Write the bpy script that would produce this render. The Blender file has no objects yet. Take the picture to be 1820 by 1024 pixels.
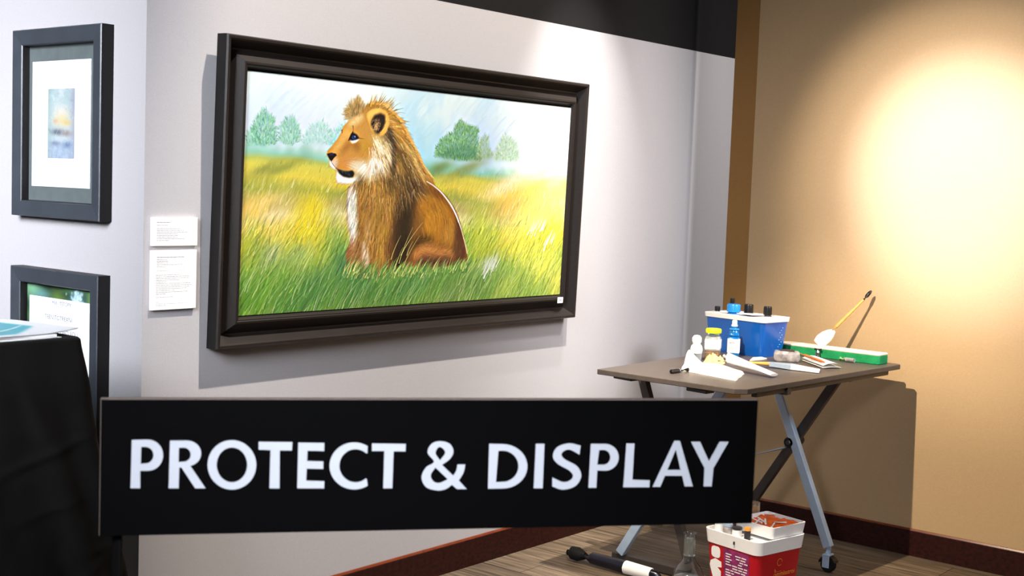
import bpy, bmesh, math, random
from mathutils import Vector, Matrix
random.seed(3)
scene = bpy.context.scene
COL = scene.collection
R = math.radians
V = Vector

# ---------------------------------------------------------------- materials
def mat(name, col, rough=.5, metal=0.0, spec=.5, var=.08, scale=30.0, bump=0.0, bscale=200.0, trans=0.0, coat=0.0, alpha=1.0, ior=1.45, stretch=(1, 1, 1), emit=None):
    m = bpy.data.materials.new(name); m.use_nodes = True
    nt = m.node_tree; b = nt.nodes['Principled BSDF']; lk = nt.links.new
    c = [((v/255)/12.92 if v/255 <= .04045 else ((v/255+.055)/1.055)**2.4) for v in col]
    tc = nt.nodes.new('ShaderNodeTexCoord'); mp = nt.nodes.new('ShaderNodeMapping'); mp.inputs['Scale'].default_value = stretch
    lk(tc.outputs['Object'], mp.inputs['Vector'])
    nz = nt.nodes.new('ShaderNodeTexNoise'); nz.inputs['Scale'].default_value = scale; nz.inputs['Detail'].default_value = 4
    lk(mp.outputs['Vector'], nz.inputs['Vector'])
    rp = nt.nodes.new('ShaderNodeValToRGB')
    rp.color_ramp.elements[0].position = .3; rp.color_ramp.elements[1].position = .7
    rp.color_ramp.elements[0].color = [v*(1-var) for v in c]+[1]; rp.color_ramp.elements[1].color = [min(1, v*(1+var)) for v in c]+[1]
    lk(nz.outputs['Fac'], rp.inputs['Fac']); lk(rp.outputs['Color'], b.inputs['Base Color'])
    b.inputs['Roughness'].default_value = rough; b.inputs['Metallic'].default_value = metal
    b.inputs['Specular IOR Level'].default_value = spec; b.inputs['Transmission Weight'].default_value = trans
    b.inputs['Coat Weight'].default_value = coat; b.inputs['IOR'].default_value = ior; b.inputs['Alpha'].default_value = alpha
    if bump:
        n2 = nt.nodes.new('ShaderNodeTexNoise'); n2.inputs['Scale'].default_value = bscale; n2.inputs['Detail'].default_value = 3
        lk(mp.outputs['Vector'], n2.inputs['Vector'])
        bp = nt.nodes.new('ShaderNodeBump'); bp.inputs['Strength'].default_value = bump; bp.inputs['Distance'].default_value = .004
        lk(n2.outputs['Fac'], bp.inputs['Height']); lk(bp.outputs['Normal'], b.inputs['Normal'])
    return m

def vmat(name, rough=.6, spec=.3, coat=0.0):
    m = bpy.data.materials.new(name); m.use_nodes = True; nt = m.node_tree; b = nt.nodes['Principled BSDF']
    a = nt.nodes.new('ShaderNodeVertexColor'); a.layer_name = 'paint'
    nt.links.new(a.outputs['Color'], b.inputs['Base Color']); b.inputs['Roughness'].default_value = rough; b.inputs['Specular IOR Level'].default_value = spec
    b.inputs['Coat Weight'].default_value = coat
    return m

def pane(name):
    m = bpy.data.materials.new(name); m.use_nodes = True; nt = m.node_tree; lk = nt.links.new; nt.nodes.remove(nt.nodes['Principled BSDF'])
    a = nt.nodes.new('ShaderNodeBsdfTransparent'); g = nt.nodes.new('ShaderNodeBsdfGlossy'); g.inputs['Roughness'].default_value = .02; x = nt.nodes.new('ShaderNodeMixShader'); x.inputs[0].default_value = .05
    lk(a.outputs[0], x.inputs[1]); lk(g.outputs[0], x.inputs[2]); lk(x.outputs[0], nt.nodes['Material Output'].inputs['Surface']); return m

def wall_weave(name, col, var, su, sv, bump):
    "woven wall cloth: two crossed wave textures plus noise"
    m = mat(name, col, .85, 0, .15, var, 260, bump, 500); nt = m.node_tree; b = nt.nodes['Principled BSDF']; lk = nt.links.new
    tc = nt.nodes.new('ShaderNodeTexCoord'); hs = []
    for ax, sc in (('Z', sv), ('X', su)):
        w = nt.nodes.new('ShaderNodeTexWave'); w.wave_type = 'BANDS'; w.bands_direction = ax if ax == 'Z' else 'DIAGONAL'
        w.inputs['Scale'].default_value = sc; w.inputs['Distortion'].default_value = 6; w.inputs['Detail'].default_value = 2; w.inputs['Detail Scale'].default_value = 3
        lk(tc.outputs['Object'], w.inputs['Vector']); hs.append(w)
    mx = nt.nodes.new('ShaderNodeMath'); mx.operation = 'ADD'; lk(hs[0].outputs['Fac'], mx.inputs[0]); lk(hs[1].outputs['Fac'], mx.inputs[1])
    old = b.inputs['Base Color'].links[0].from_socket
    mm = nt.nodes.new('ShaderNodeMix'); mm.data_type = 'RGBA'; mm.blend_type = 'MULTIPLY'; mm.inputs['Factor'].default_value = .35
    mr = nt.nodes.new('ShaderNodeMapRange'); mr.inputs['From Max'].default_value = 2; mr.inputs['To Min'].default_value = .72; mr.inputs['To Max'].default_value = 1.06
    lk(mx.outputs[0], mr.inputs['Value']); lk(old, mm.inputs['A']); lk(mr.outputs['Result'], mm.inputs['B']); lk(mm.outputs['Result'], b.inputs['Base Color'])
    return m

def planks(name):
    m = bpy.data.materials.new(name); m.use_nodes = True; nt = m.node_tree; b = nt.nodes['Principled BSDF']; lk = nt.links.new
    tc = nt.nodes.new('ShaderNodeTexCoord'); mp = nt.nodes.new('ShaderNodeMapping'); mp.inputs['Rotation'].default_value = (0, 0, R(90))
    lk(tc.outputs['Object'], mp.inputs['Vector'])
    br = nt.nodes.new('ShaderNodeTexBrick'); br.inputs['Scale'].default_value = 1; br.inputs['Brick Width'].default_value = 1.2; br.inputs['Row Height'].default_value = .15
    br.inputs['Mortar Size'].default_value = .0018; br.inputs['Color1'].default_value = (.14, .105, .072, 1); br.inputs['Color2'].default_value = (.22, .168, .12, 1); br.inputs['Mortar'].default_value = (.04, .03, .02, 1)
    lk(mp.outputs['Vector'], br.inputs['Vector'])
    m2 = nt.nodes.new('ShaderNodeMapping'); m2.inputs['Scale'].default_value = (40, 2.2, 1); lk(tc.outputs['Object'], m2.inputs['Vector'])
    nz = nt.nodes.new('ShaderNodeTexNoise'); nz.inputs['Scale'].default_value = 1.6; nz.inputs['Detail'].default_value = 6; nz.inputs['Distortion'].default_value = .6
    lk(m2.outputs['Vector'], nz.inputs['Vector'])
    rp = nt.nodes.new('ShaderNodeValToRGB'); rp.color_ramp.elements[0].position = .32; rp.color_ramp.elements[1].position = .68
    rp.color_ramp.elements[0].color = (.42, .40, .38, 1); rp.color_ramp.elements[1].color = (1.25, 1.2, 1.12, 1)
    lk(nz.outputs['Fac'], rp.inputs['Fac'])
    mx = nt.nodes.new('ShaderNodeMix'); mx.data_type = 'RGBA'; mx.blend_type = 'MULTIPLY'; mx.inputs['Factor'].default_value = 1
    lk(br.outputs['Color'], mx.inputs['A']); lk(rp.outputs['Color'], mx.inputs['B']); lk(mx.outputs['Result'], b.inputs['Base Color'])
    b.inputs['Roughness'].default_value = .55; b.inputs['Specular IOR Level'].default_value = .3
    return m

M = dict(
    dark_side=mat('shaded_frame_side', (17, 15, 15), .5, spec=.3),
    glazing=pane('picture_glazing'),
    wall=wall_weave('pale_grey_wall_cloth', (178, 174, 175), .03, 90, 140, .10),
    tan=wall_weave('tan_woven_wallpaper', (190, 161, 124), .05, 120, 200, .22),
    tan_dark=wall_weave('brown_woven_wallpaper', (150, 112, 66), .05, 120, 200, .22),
    fascia=mat('matt_black_fascia', (22, 20, 20), .8, spec=.2),
    floor=planks('oak_plank_floor'),
    mahog=mat('mahogany_wood', (42, 11, 7), .5, spec=.3, var=.6, scale=9, stretch=(1, 6, 9)),
    mahog2=mat('mahogany_wood_long', (42, 11, 7), .5, spec=.3, var=.6, scale=9, stretch=(6, 1, 9)),
    lit_edge=mat('mahogany_lit_edge', (112, 50, 24), .3, var=.2),  # highlight along the baseboard top, painted as a lighter strip
    frame=mat('espresso_frame_wood', (36, 30, 27), .42, spec=.35, var=.12, scale=14, stretch=(1, 8, 8), bump=.08),
    blackframe=mat('black_satin_frame_wood', (58, 62, 68), .34, spec=.5, var=.10, scale=14, bump=.06),
    lion=vmat('oil_paint_on_canvas', .55, .25), print_=vmat('art_print_paper', .5, .3), leaflet=vmat('glossy_leaflet_paper', .35, .4),
    mat_dark=mat('grey_green_mat_board', (96, 104, 104), .8, spec=.2), mat_white=mat('white_mat_board', (232, 230, 230), .8, spec=.2, var=.01),
    paper=mat('white_paper', (244, 243, 242), .8, spec=.2, var=.015), card=mat('white_foam_card', (250, 246, 243), .75, spec=.2, var=.01),
    ink=mat('grey_ink', (120, 112, 112), .9, spec=.1), ink_dark=mat('dark_grey_ink', (92, 96, 104), .9, spec=.1),
    cloth=mat('black_table_cloth', (19, 17, 16), .82, spec=.25, var=.25, scale=12, bump=.3, bscale=700),
    board=mat('black_sign_face', (2, 2, 3), .75, spec=.12, var=.1), edge=mat('pale_sign_edge', (132, 118, 110), .6), letter=mat('white_vinyl_letters', (226, 230, 242), .5, spec=.3, var=.01),
    stand=mat('black_steel_stand', (9, 9, 10), .6, spec=.3),
    top=mat('grey_brown_laminate', (86, 78, 74), .42, spec=.45, var=.10, scale=40, bump=.05, bscale=400), topedge=mat('dark_grey_edge_band', (70, 68, 70), .45),
    silver=mat('silver_painted_steel', (176, 196, 220), .36, metal=.25, var=.05), darksteel=mat('dark_grey_steel', (66, 60, 58), .4, metal=.3, var=.08),
    blackplastic=mat('black_plastic', (14, 14, 15), .35, spec=.5), rubber=mat('black_rubber', (16, 16, 16), .7, spec=.3),
    bluebin=mat('blue_plastic_bin', (8, 86, 176), .28, spec=.5, var=.10, scale=8, coat=.2), whiteplastic=mat('white_plastic', (240, 240, 242), .35, spec=.5, var=.02),
    bluecap=mat('bright_blue_plastic', (36, 138, 222), .25, spec=.5), bluefluid=mat('blue_liquid_bottle', (20, 120, 200), .12, spec=.6, trans=.25, var=.15, scale=40),
    glass=mat('clear_glass', (245, 250, 252), .03, spec=.5, trans=1.0, var=.01), clearplastic=mat('clear_plastic', (232, 240, 242), .10, spec=.5, trans=.92, var=.02),
    lime=mat('lime_plastic_lid', (196, 214, 26), .4, spec=.4, var=.1), amber=mat('amber_varnish', (226, 150, 62), .2, spec=.5, trans=.3, var=.25, scale=30),
    towel=mat('white_cotton_towel', (248, 246, 244), .9, spec=.1, var=.03, bump=.5, bscale=300), rag=mat('cream_stained_rag', (238, 206, 146), .9, spec=.1, var=.28, scale=35, bump=.5, bscale=200),
    handle=mat('pale_wood_handle', (222, 168, 88), .45, spec=.4, var=.14, scale=20, stretch=(1, 1, 8)), brownstick=mat('brown_wood_stick', (190, 112, 50), .5, var=.2, scale=25),
    bristle=mat('white_bristles', (246, 244, 246), .7, spec=.2, var=.03), green=mat('green_foam', (34, 150, 92), .75, spec=.2, var=.18, scale=25, bump=.4, bscale=150), cream=mat('cream_foam_top', (246, 234, 210), .8, spec=.15, var=.07, scale=14),
    chrome=mat('polished_chrome', (210, 212, 216), .12, metal=1.0), wrap=mat('marbled_grey_wrap', (172, 166, 168), .22, spec=.6, var=.6, scale=26), darkgrey=mat('charcoal_plastic', (48, 44, 46), .4),
    red=mat('red_plastic_tub', (176, 14, 30), .3, spec=.5, var=.08, scale=8), orange=mat('orange_tray_paint', (244, 104, 40), .5, spec=.4, var=.3, scale=30), purple=mat('purple_label_print', (132, 40, 96), .5, var=.5, scale=40), gold=mat('gold_print', (236, 150, 60), .5),
    navy=mat('glossy_navy_black', (12, 14, 30), .22, spec=.6), jade=mat('pale_green_cap', (150, 186, 120), .4), bluedot=mat('pale_blue_print', (150, 206, 240), .5),
)

# ---------------------------------------------------------------- mesh building
def axes(d):
    d = V(d).normalized(); a = V((0, 0, 1)) if abs(d.z) < .95 else V((1, 0, 0))
    u = d.cross(a).normalized(); return u, u.cross(d).normalized(), d

class MB:
    def __init__(s): s.v = []; s.f = []
    def add(s, vs, fs):
        o = len(s.v); s.v += [V(p) for p in vs]; s.f += [[i+o for i in f] for f in fs]; return s
    def box(s, c, size, bev=0.0, rot=None, seg=2, taper=None):
        bm = bmesh.new(); bmesh.ops.create_cube(bm, size=1)
        for v in bm.verts:
            k = (taper if taper and v.co.z < 0 else 1.0)
            v.co = V((v.co.x*size[0]*k, v.co.y*size[1]*k, v.co.z*size[2]))
        if bev: bmesh.ops.bevel(bm, geom=bm.edges[:], offset=bev, segments=seg, affect='EDGES', profile=.5)
        m = (rot or Matrix.Identity(3)); bm.verts.index_update()
        s.add([V(c)+m @ v.co for v in bm.verts], [[v.index for v in f.verts] for f in bm.faces]); bm.free(); return s
    def tube(s, pts, rad, n=14, caps=True):
        pts = [V(p) for p in pts]; rad = rad if isinstance(rad, (list, tuple)) else [rad]*len(pts); vs = []; fs = []
        u = None
        for i, p in enumerate(pts):
            d = (pts[min(i+1, len(pts)-1)]-pts[max(i-1, 0)]).normalized()
            if u is None: u, w, d = axes(d)
            else: u = (u-d*u.dot(d)).normalized(); w = d.cross(u)
            vs += [p+(u*math.cos(2*math.pi*k/n)+w*math.sin(2*math.pi*k/n))*rad[i] for k in range(n)]
        for i in range(len(pts)-1): fs += [[i*n+k, i*n+(k+1) % n, (i+1)*n+(k+1) % n, (i+1)*n+k] for k in range(n)]
        if caps: fs += [list(range(n))[::-1], [(len(pts)-1)*n+k for k in range(n)]]
        return s.add(vs, fs)
    def lathe(s, c, prof, n=28, axis=(0, 0, 1), flat=None, close=True):
        u, w, d = axes(axis); c = V(c); vs = []; fs = []
        for r, h in prof: vs += [c+d*h+(u*math.cos(2*math.pi*k/n)+w*math.sin(2*math.pi*k/n))*r for k in range(n)]
        for i in range(len(prof)-1): fs += [[i*n+k, i*n+(k+1) % n, (i+1)*n+(k+1) % n, (i+1)*n+k] for k in range(n)]
        if close: fs += [list(range(n))[::-1], [(len(prof)-1)*n+k for k in range(n)]]
        return s.add(vs, fs)
    def bar(s, p, q, w, h, bev=.003, side=None):
        p, q = V(p), V(q); d = (q-p); L = d.length; d.normalize()
        a = V(side) if side else V((1, 0, 0)); a = (a-d*a.dot(d)).normalized(); b = d.cross(a)
        return s.box((p+q)/2, (w, h, L), bev, Matrix((a, b, d)).transposed())
    def prism(s, poly, z0, z1, bev=0.0):
        bm = bmesh.new(); vs = [bm.verts.new((x, y, z0)) for x, y in poly]; f = bm.faces.new(vs)
        r = bmesh.ops.extrude_face_region(bm, geom=[f]); 
        for v in r['geom']:
            if isinstance(v, bmesh.types.BMVert): v.co.z = z1
        bmesh.ops.recalc_face_normals(bm, faces=bm.faces[:])
        if bev: bmesh.ops.bevel(bm, geom=bm.edges[:], offset=bev, segments=2, affect='EDGES', profile=.5)
        bm.verts.index_update(); s.add([v.co.copy() for v in bm.verts], [[v.index for v in f.verts] for f in bm.faces]); bm.free(); return s
    def grid(s, fn, nu, nv, thick=0.0):
        vs = [fn(i/nu, j/nv) for j in range(nv+1) for i in range(nu+1)]
        fs = [[j*(nu+1)+i, j*(nu+1)+i+1, (j+1)*(nu+1)+i+1, (j+1)*(nu+1)+i] for j in range(nv) for i in range(nu)]
        return s.add(vs, fs)
    def build(s, name, m, parent=None, smooth=False, fix=True):
        wp = V((0, 0, 0)); o = parent
        while o: wp += o.location; o = o.parent
        base = wp
        if parent is None and s.v:
            lo = V([min(p[i] for p in s.v) for i in range(3)]); hi = V([max(p[i] for p in s.v) for i in range(3)]); base = V(((lo.x+hi.x)/2, (lo.y+hi.y)/2, lo.z))
        me = bpy.data.meshes.new(name); me.from_pydata([p-base for p in s.v], [], s.f)
        if fix:
            bm = bmesh.new(); bm.from_mesh(me); bmesh.ops.recalc_face_normals(bm, faces=bm.faces[:]); bm.to_mesh(me); bm.free()
        me.update(); ob = bpy.data.objects.new(name, me); COL.objects.link(ob); me.materials.append(m)
        if parent is None: ob.location = base
        else: ob.parent = parent
        if smooth:
            for p in me.polygons: p.use_smooth = True
            try: me.set_sharp_from_angle(angle=R(40))
            except Exception: pass
        return ob

def tag(o, label=None, cat=None, group=None, kind=None):
    for k, v in (('label', label), ('category', cat), ('group', group), ('kind', kind)):
        if v: o[k] = v
    return o
def thing(name, loc, label, cat, group=None):
    o = bpy.data.objects.new(name, None); o.empty_display_size = .05; COL.objects.link(o); o.location = loc
    return tag(o, label, cat, group)
def struct(name, mb, m, smooth=False): return tag(mb.build(name, m, None, smooth), kind='structure')

def paint_sheet(name, img, corner, du, dv, m, parent, lift=None):
    "a flat sheet of paint: one vertex per dab, colours in a colour attribute"
    h, w = img.shape[:2]; base = V((0, 0, 0)); o = parent
    while o: base += o.location; o = o.parent
    su, sv = np.meshgrid((np.arange(w)+.5)/w, (np.arange(h)+.5)/h); su = (su-su[0, 0])/(su[0, -1]-su[0, 0]); sv = (sv-sv[0, 0])/(sv[-1, 0]-sv[0, 0])
    c0 = np.array(corner)-np.array(base); P_ = c0+su[..., None]*np.array(du)+sv[..., None]*np.array(dv)
    if lift is not None: P_[..., 2] += lift(su, sv)
    idx = np.arange(h*w).reshape(h, w); q = np.stack([idx[1:, :-1], idx[1:, 1:], idx[:-1, 1:], idx[:-1, :-1]], -1).reshape(-1, 4)
    me = bpy.data.meshes.new(name); me.vertices.add(h*w); me.vertices.foreach_set('co', P_.reshape(-1).astype(np.float32))
    me.loops.add(q.size); me.loops.foreach_set('vertex_index', q.reshape(-1).astype(np.int32)); me.polygons.add(len(q)); me.polygons.foreach_set('loop_start', np.arange(0, q.size, 4, dtype=np.int32))
    me.update(calc_edges=True)
    lin = np.where(img <= .04045, img/12.92, ((img+.055)/1.055)**2.4)
    at = me.color_attributes.new('paint', 'FLOAT_COLOR', 'POINT'); at.data.foreach_set('color', np.concatenate([lin, np.ones((h, w, 1))], -1).reshape(-1).astype(np.float32))
    me.materials.append(m); ob = bpy.data.objects.new(name, me); COL.objects.link(ob); ob.parent = parent
    return ob

def molding(name, o, ux, uz, n, w, h, prof, m, parent):
    "mitred moulding swept round a rectangle: o lower left, ux/uz in plane, n outwards; prof = (inset, height)"
    mb = MB(); o, ux, uz, n = V(o), V(ux), V(uz), V(n); k = len(prof); vs = []
    for i, d in prof: vs += [o+ux*i+uz*i+n*d, o+ux*(w-i)+uz*i+n*d, o+ux*(w-i)+uz*(h-i)+n*d, o+ux*i+uz*(h-i)+n*d]
    fs = [[a*4+c, a*4+(c+1) % 4, (a+1)*4+(c+1) % 4, (a+1)*4+c] for a in range(k-1) for c in range(4)] + [[(k-1)*4+c, (k-1)*4+(c+1) % 4, (c+1) % 4, c] for c in range(4)]
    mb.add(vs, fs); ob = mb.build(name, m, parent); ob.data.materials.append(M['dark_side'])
    for i, f in enumerate(ob.data.polygons):                        # shade on outer side and sight edge, put in as black colour
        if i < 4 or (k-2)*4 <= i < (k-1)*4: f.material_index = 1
    return ob

def outline(name, loops, o, ux, uz, n, depth, m, parent):
    "flat lettering: closed outlines (even-odd) filled and slightly raised"
    cu = bpy.data.curves.new(name, 'CURVE'); cu.dimensions = '2D'; cu.fill_mode = 'BOTH'; cu.extrude = depth/2
    for lp in loops:
        sp = cu.splines.new('POLY'); sp.points.add(len(lp)-1); sp.use_cyclic_u = True
        for p, q in zip(sp.points, lp): p.co = (q[0], q[1], 0, 1)
    return curve_mesh(name, cu, o, ux, uz, n, m, parent)
def curve_mesh(name, cu, o, ux, uz, n, m, parent, center=False):
    t = bpy.data.objects.new(name, cu); COL.objects.link(t); dg = bpy.context.evaluated_depsgraph_get(); dg.update()
    me = bpy.data.meshes.new_from_object(t.evaluated_get(dg)); bpy.data.objects.remove(t); bpy.data.curves.remove(cu)
    base = V((0, 0, 0)); q = parent
    while q: base += q.location; q = q.parent
    o, ux, uz, n = V(o)-base, V(ux), V(uz), V(n)
    for v in me.vertices: c = v.co.copy(); v.co = o+ux*c.x+uz*c.y+n*c.z
    me.name = name; me.materials.clear(); me.materials.append(m); ob = bpy.data.objects.new(name, me); COL.objects.link(ob); ob.parent = parent; return ob
def words(name, lines, o, ux, uz, n, m, parent):
    "lines = (text, x, y, size); real letters as one raised mesh"
    me = None; bm = bmesh.new()
    for txt, x, y, sz in lines:
        cu = bpy.data.curves.new('w', 'FONT'); cu.body = txt; cu.size = sz; cu.align_x = 'CENTER'; cu.extrude = .0001; cu.resolution_u = 3
        t = bpy.data.objects.new('w', cu); COL.objects.link(t); dg = bpy.context.evaluated_depsgraph_get(); dg.update()
        m1 = bpy.data.meshes.new_from_object(t.evaluated_get(dg)); bpy.data.objects.remove(t); bpy.data.curves.remove(cu)
        m1.transform(Matrix.Translation((x, y, 0))); bm.from_mesh(m1); bpy.data.meshes.remove(m1)
    base = V((0, 0, 0)); q = parent
    while q: base += q.location; q = q.parent
    o, ux, uz, n = V(o)-base, V(ux), V(uz), V(n)
    for v in bm.verts: c = v.co.copy(); v.co = o+ux*c.x+uz*c.y+n*c.z
    me = bpy.data.meshes.new(name); bm.to_mesh(me); bm.free(); me.materials.append(m); ob = bpy.data.objects.new(name, me); COL.objects.link(ob); ob.parent = parent; return ob
def dashes(name, rows, o, ux, uz, n, m, parent):
    "small print: rows = (x0, y, length, height), broken into word sized strips"
    mb = MB(); o, ux, uz, n = V(o), V(ux), V(uz), V(n); rr = random.Random(5)
    for x, y, L, h in rows:
        e = x+L
        while x < e-.001:
            w = min(rr.uniform(.004, .012), e-x); a = o+ux*x+uz*y+n*.0004
            mb.add([a, a+ux*w, a+ux*w+uz*h, a+uz*h], [[0, 1, 2, 3]]); x += w+.0016
    return mb.build(name, m, parent, fix=False)
# ---------------------------------------------------------------- brushwork (numpy), painted onto a colour attribute
import numpy as np
rng = np.random.default_rng(7)

def blur(a, r):
    r = int(round(r))
    if r < 1: return a
    for ax in (0, 1):
        for _ in range(2):
            p = np.concatenate([np.repeat(a.take([0], ax), r + 1, ax), a, np.repeat(a.take([-1], ax), r, ax)], ax)
            c = np.cumsum(p, ax)
            n = a.shape[ax]
            a = (c.take(range(2*r+1, 2*r+1+n), ax) - c.take(range(0, n), ax)) / (2*r+1)
    return a

def noise(h, w, sx, sy=None, oct=3):
    sy = sy or sx; out = np.zeros((h, w)); amp = 1.0; tot = 0
    for o in range(oct):
        gx, gy = int(w/sx*2**o) + 3, int(h/sy*2**o) + 3
        g = rng.random((gy, gx))
        y = np.arange(h)/h*(gy-2); x = np.arange(w)/w*(gx-2)
        y0 = y.astype(int); x0 = x.astype(int); fy = (y-y0)[:, None]; fx = (x-x0)[None]
        fy = fy*fy*(3-2*fy); fx = fx*fx*(3-2*fx)
        a = g[y0][:, x0]; b = g[y0][:, x0+1]; c = g[y0+1][:, x0]; d = g[y0+1][:, x0+1]
        out += amp*((a*(1-fx)+b*fx)*(1-fy)+(c*(1-fx)+d*fx)*fy); tot += amp; amp *= .5
    return out/tot

class Canvas:
    def __init__(s, w, h, base=(1, 1, 1)):
        s.w, s.h = w, h; s.a = np.ones((h, w, 3))*np.array(base)
        s.X, s.Y = np.meshgrid(np.arange(w)+.5, np.arange(h)+.5)
    def mask(s, pts, soft=0):
        pts = np.array(pts, float); m = np.zeros((s.h, s.w))
        for k in (.25, .75):
            ys = np.arange(s.h)+k
            for j, y in enumerate(ys):
                xs = []
                for i in range(len(pts)):
                    (x0, y0), (x1, y1) = pts[i-1], pts[i]
                    if (y0 <= y) != (y1 <= y): xs.append(x0+(y-y0)/(y1-y0)*(x1-x0))
                xs.sort()
                for a, b in zip(xs[::2], xs[1::2]):
                    m[j] += .5*np.clip(np.minimum(s.X[j]+.5, b)-np.maximum(s.X[j]-.5, a), 0, 1)
        return blur(m, soft) if soft else m
    def put(s, m, col, al=1.0):
        m = (m*al)[..., None]; s.a = s.a*(1-m) + np.array(col)/255.0*m
    def poly(s, pts, col, soft=0, al=1.0): s.put(s.mask(pts, soft), col, al)
    def spot(s, x, y, rx, ry, col, al=1.0, ang=0):
        c, n = math.cos(ang), math.sin(ang); dx, dy = s.X-x, s.Y-y
        u = (dx*c+dy*n)/rx; v = (-dx*n+dy*c)/ry
        s.put(np.exp(-(u*u+v*v)*1.2), col, al)
    def stroke(s, p, ctl, q, w0, w1, col, al=1.0):
        t = np.linspace(0, 1, 6)[:, None]
        P = (1-t)**2*np.array(p)+2*t*(1-t)*np.array(ctl)+t*t*np.array(q)
        m = max(w0, w1)+1
        x0 = max(int(P[:, 0].min()-m), 0); x1 = min(int(P[:, 0].max()+m)+1, s.w)
        y0 = max(int(P[:, 1].min()-m), 0); y1 = min(int(P[:, 1].max()+m)+1, s.h)
        if x1 <= x0 or y1 <= y0: return
        X = s.X[y0:y1, x0:x1]; Y = s.Y[y0:y1, x0:x1]; best = np.zeros(X.shape)
        for i in range(5):
            ax, ay = P[i]; bx, by = P[i+1]; dx, dy = bx-ax, by-ay
            u = np.clip(((X-ax)*dx+(Y-ay)*dy)/(dx*dx+dy*dy+1e-9), 0, 1)
            d = np.hypot(X-ax-u*dx, Y-ay-u*dy); tt = (i+u)/5
            best = np.maximum(best, np.clip((w0+(w1-w0)*tt)/2-d+.5, 0, 1)*np.minimum(1, (w0+(w1-w0)*tt)+.25))
        m = (best*al)[..., None]
        s.a[y0:y1, x0:x1] = s.a[y0:y1, x0:x1]*(1-m)+np.array(col)/255.0*m
    def at(s, x, y):
        return s.a[min(max(int(y), 0), s.h-1), min(max(int(x), 0), s.w-1)]*255

def inside(m, x, y): return m[min(max(int(y), 0), m.shape[0]-1), min(max(int(x), 0), m.shape[1]-1)]

def jit(c, s): 
    k = rng.normal(0, s); return np.clip(np.array(c)*(1+k)+rng.normal(0, s*40, 3), 0, 255)

def blades(cv, n, y0, y1, l0, l1, w, ang0, sd, br, al, x0=0, x1=None, tint=None, keep=None, ref=None):
    x1 = x1 or cv.w; xs = rng.uniform(x0, x1, n); ys = np.sort(rng.uniform(y0, y1, n)); R_ = ref if ref is not None else cv.a.copy()
    for x, y in zip(xs, ys):
        if keep is not None and inside(keep, x, y) < rng.random(): continue
        k = (y-y0)/(y1-y0+1e-6); L = (l0+(l1-l0)*k)*rng.uniform(.6, 1.3); a = math.radians(ang0+rng.normal(0, sd))
        c = R_[min(max(int(y-L*.4), 0), cv.h-1), min(max(int(x), 0), cv.w-1)]*255
        c = jit(c, br) if tint is None or rng.random() > .35 else jit(np.array(c)*.45+np.array(tint[rng.integers(len(tint))])*.55, br*.6)
        dx, dy = math.cos(a)*L, -math.sin(a)*L; b = rng.uniform(-.02, .16)*L
        cv.stroke((x, y), (x+dx*.4-b*.5, y+dy*.55), (x+dx+b, y+dy), w*rng.uniform(.7, 1.5), .35, c, al*rng.uniform(.5, 1))

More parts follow.
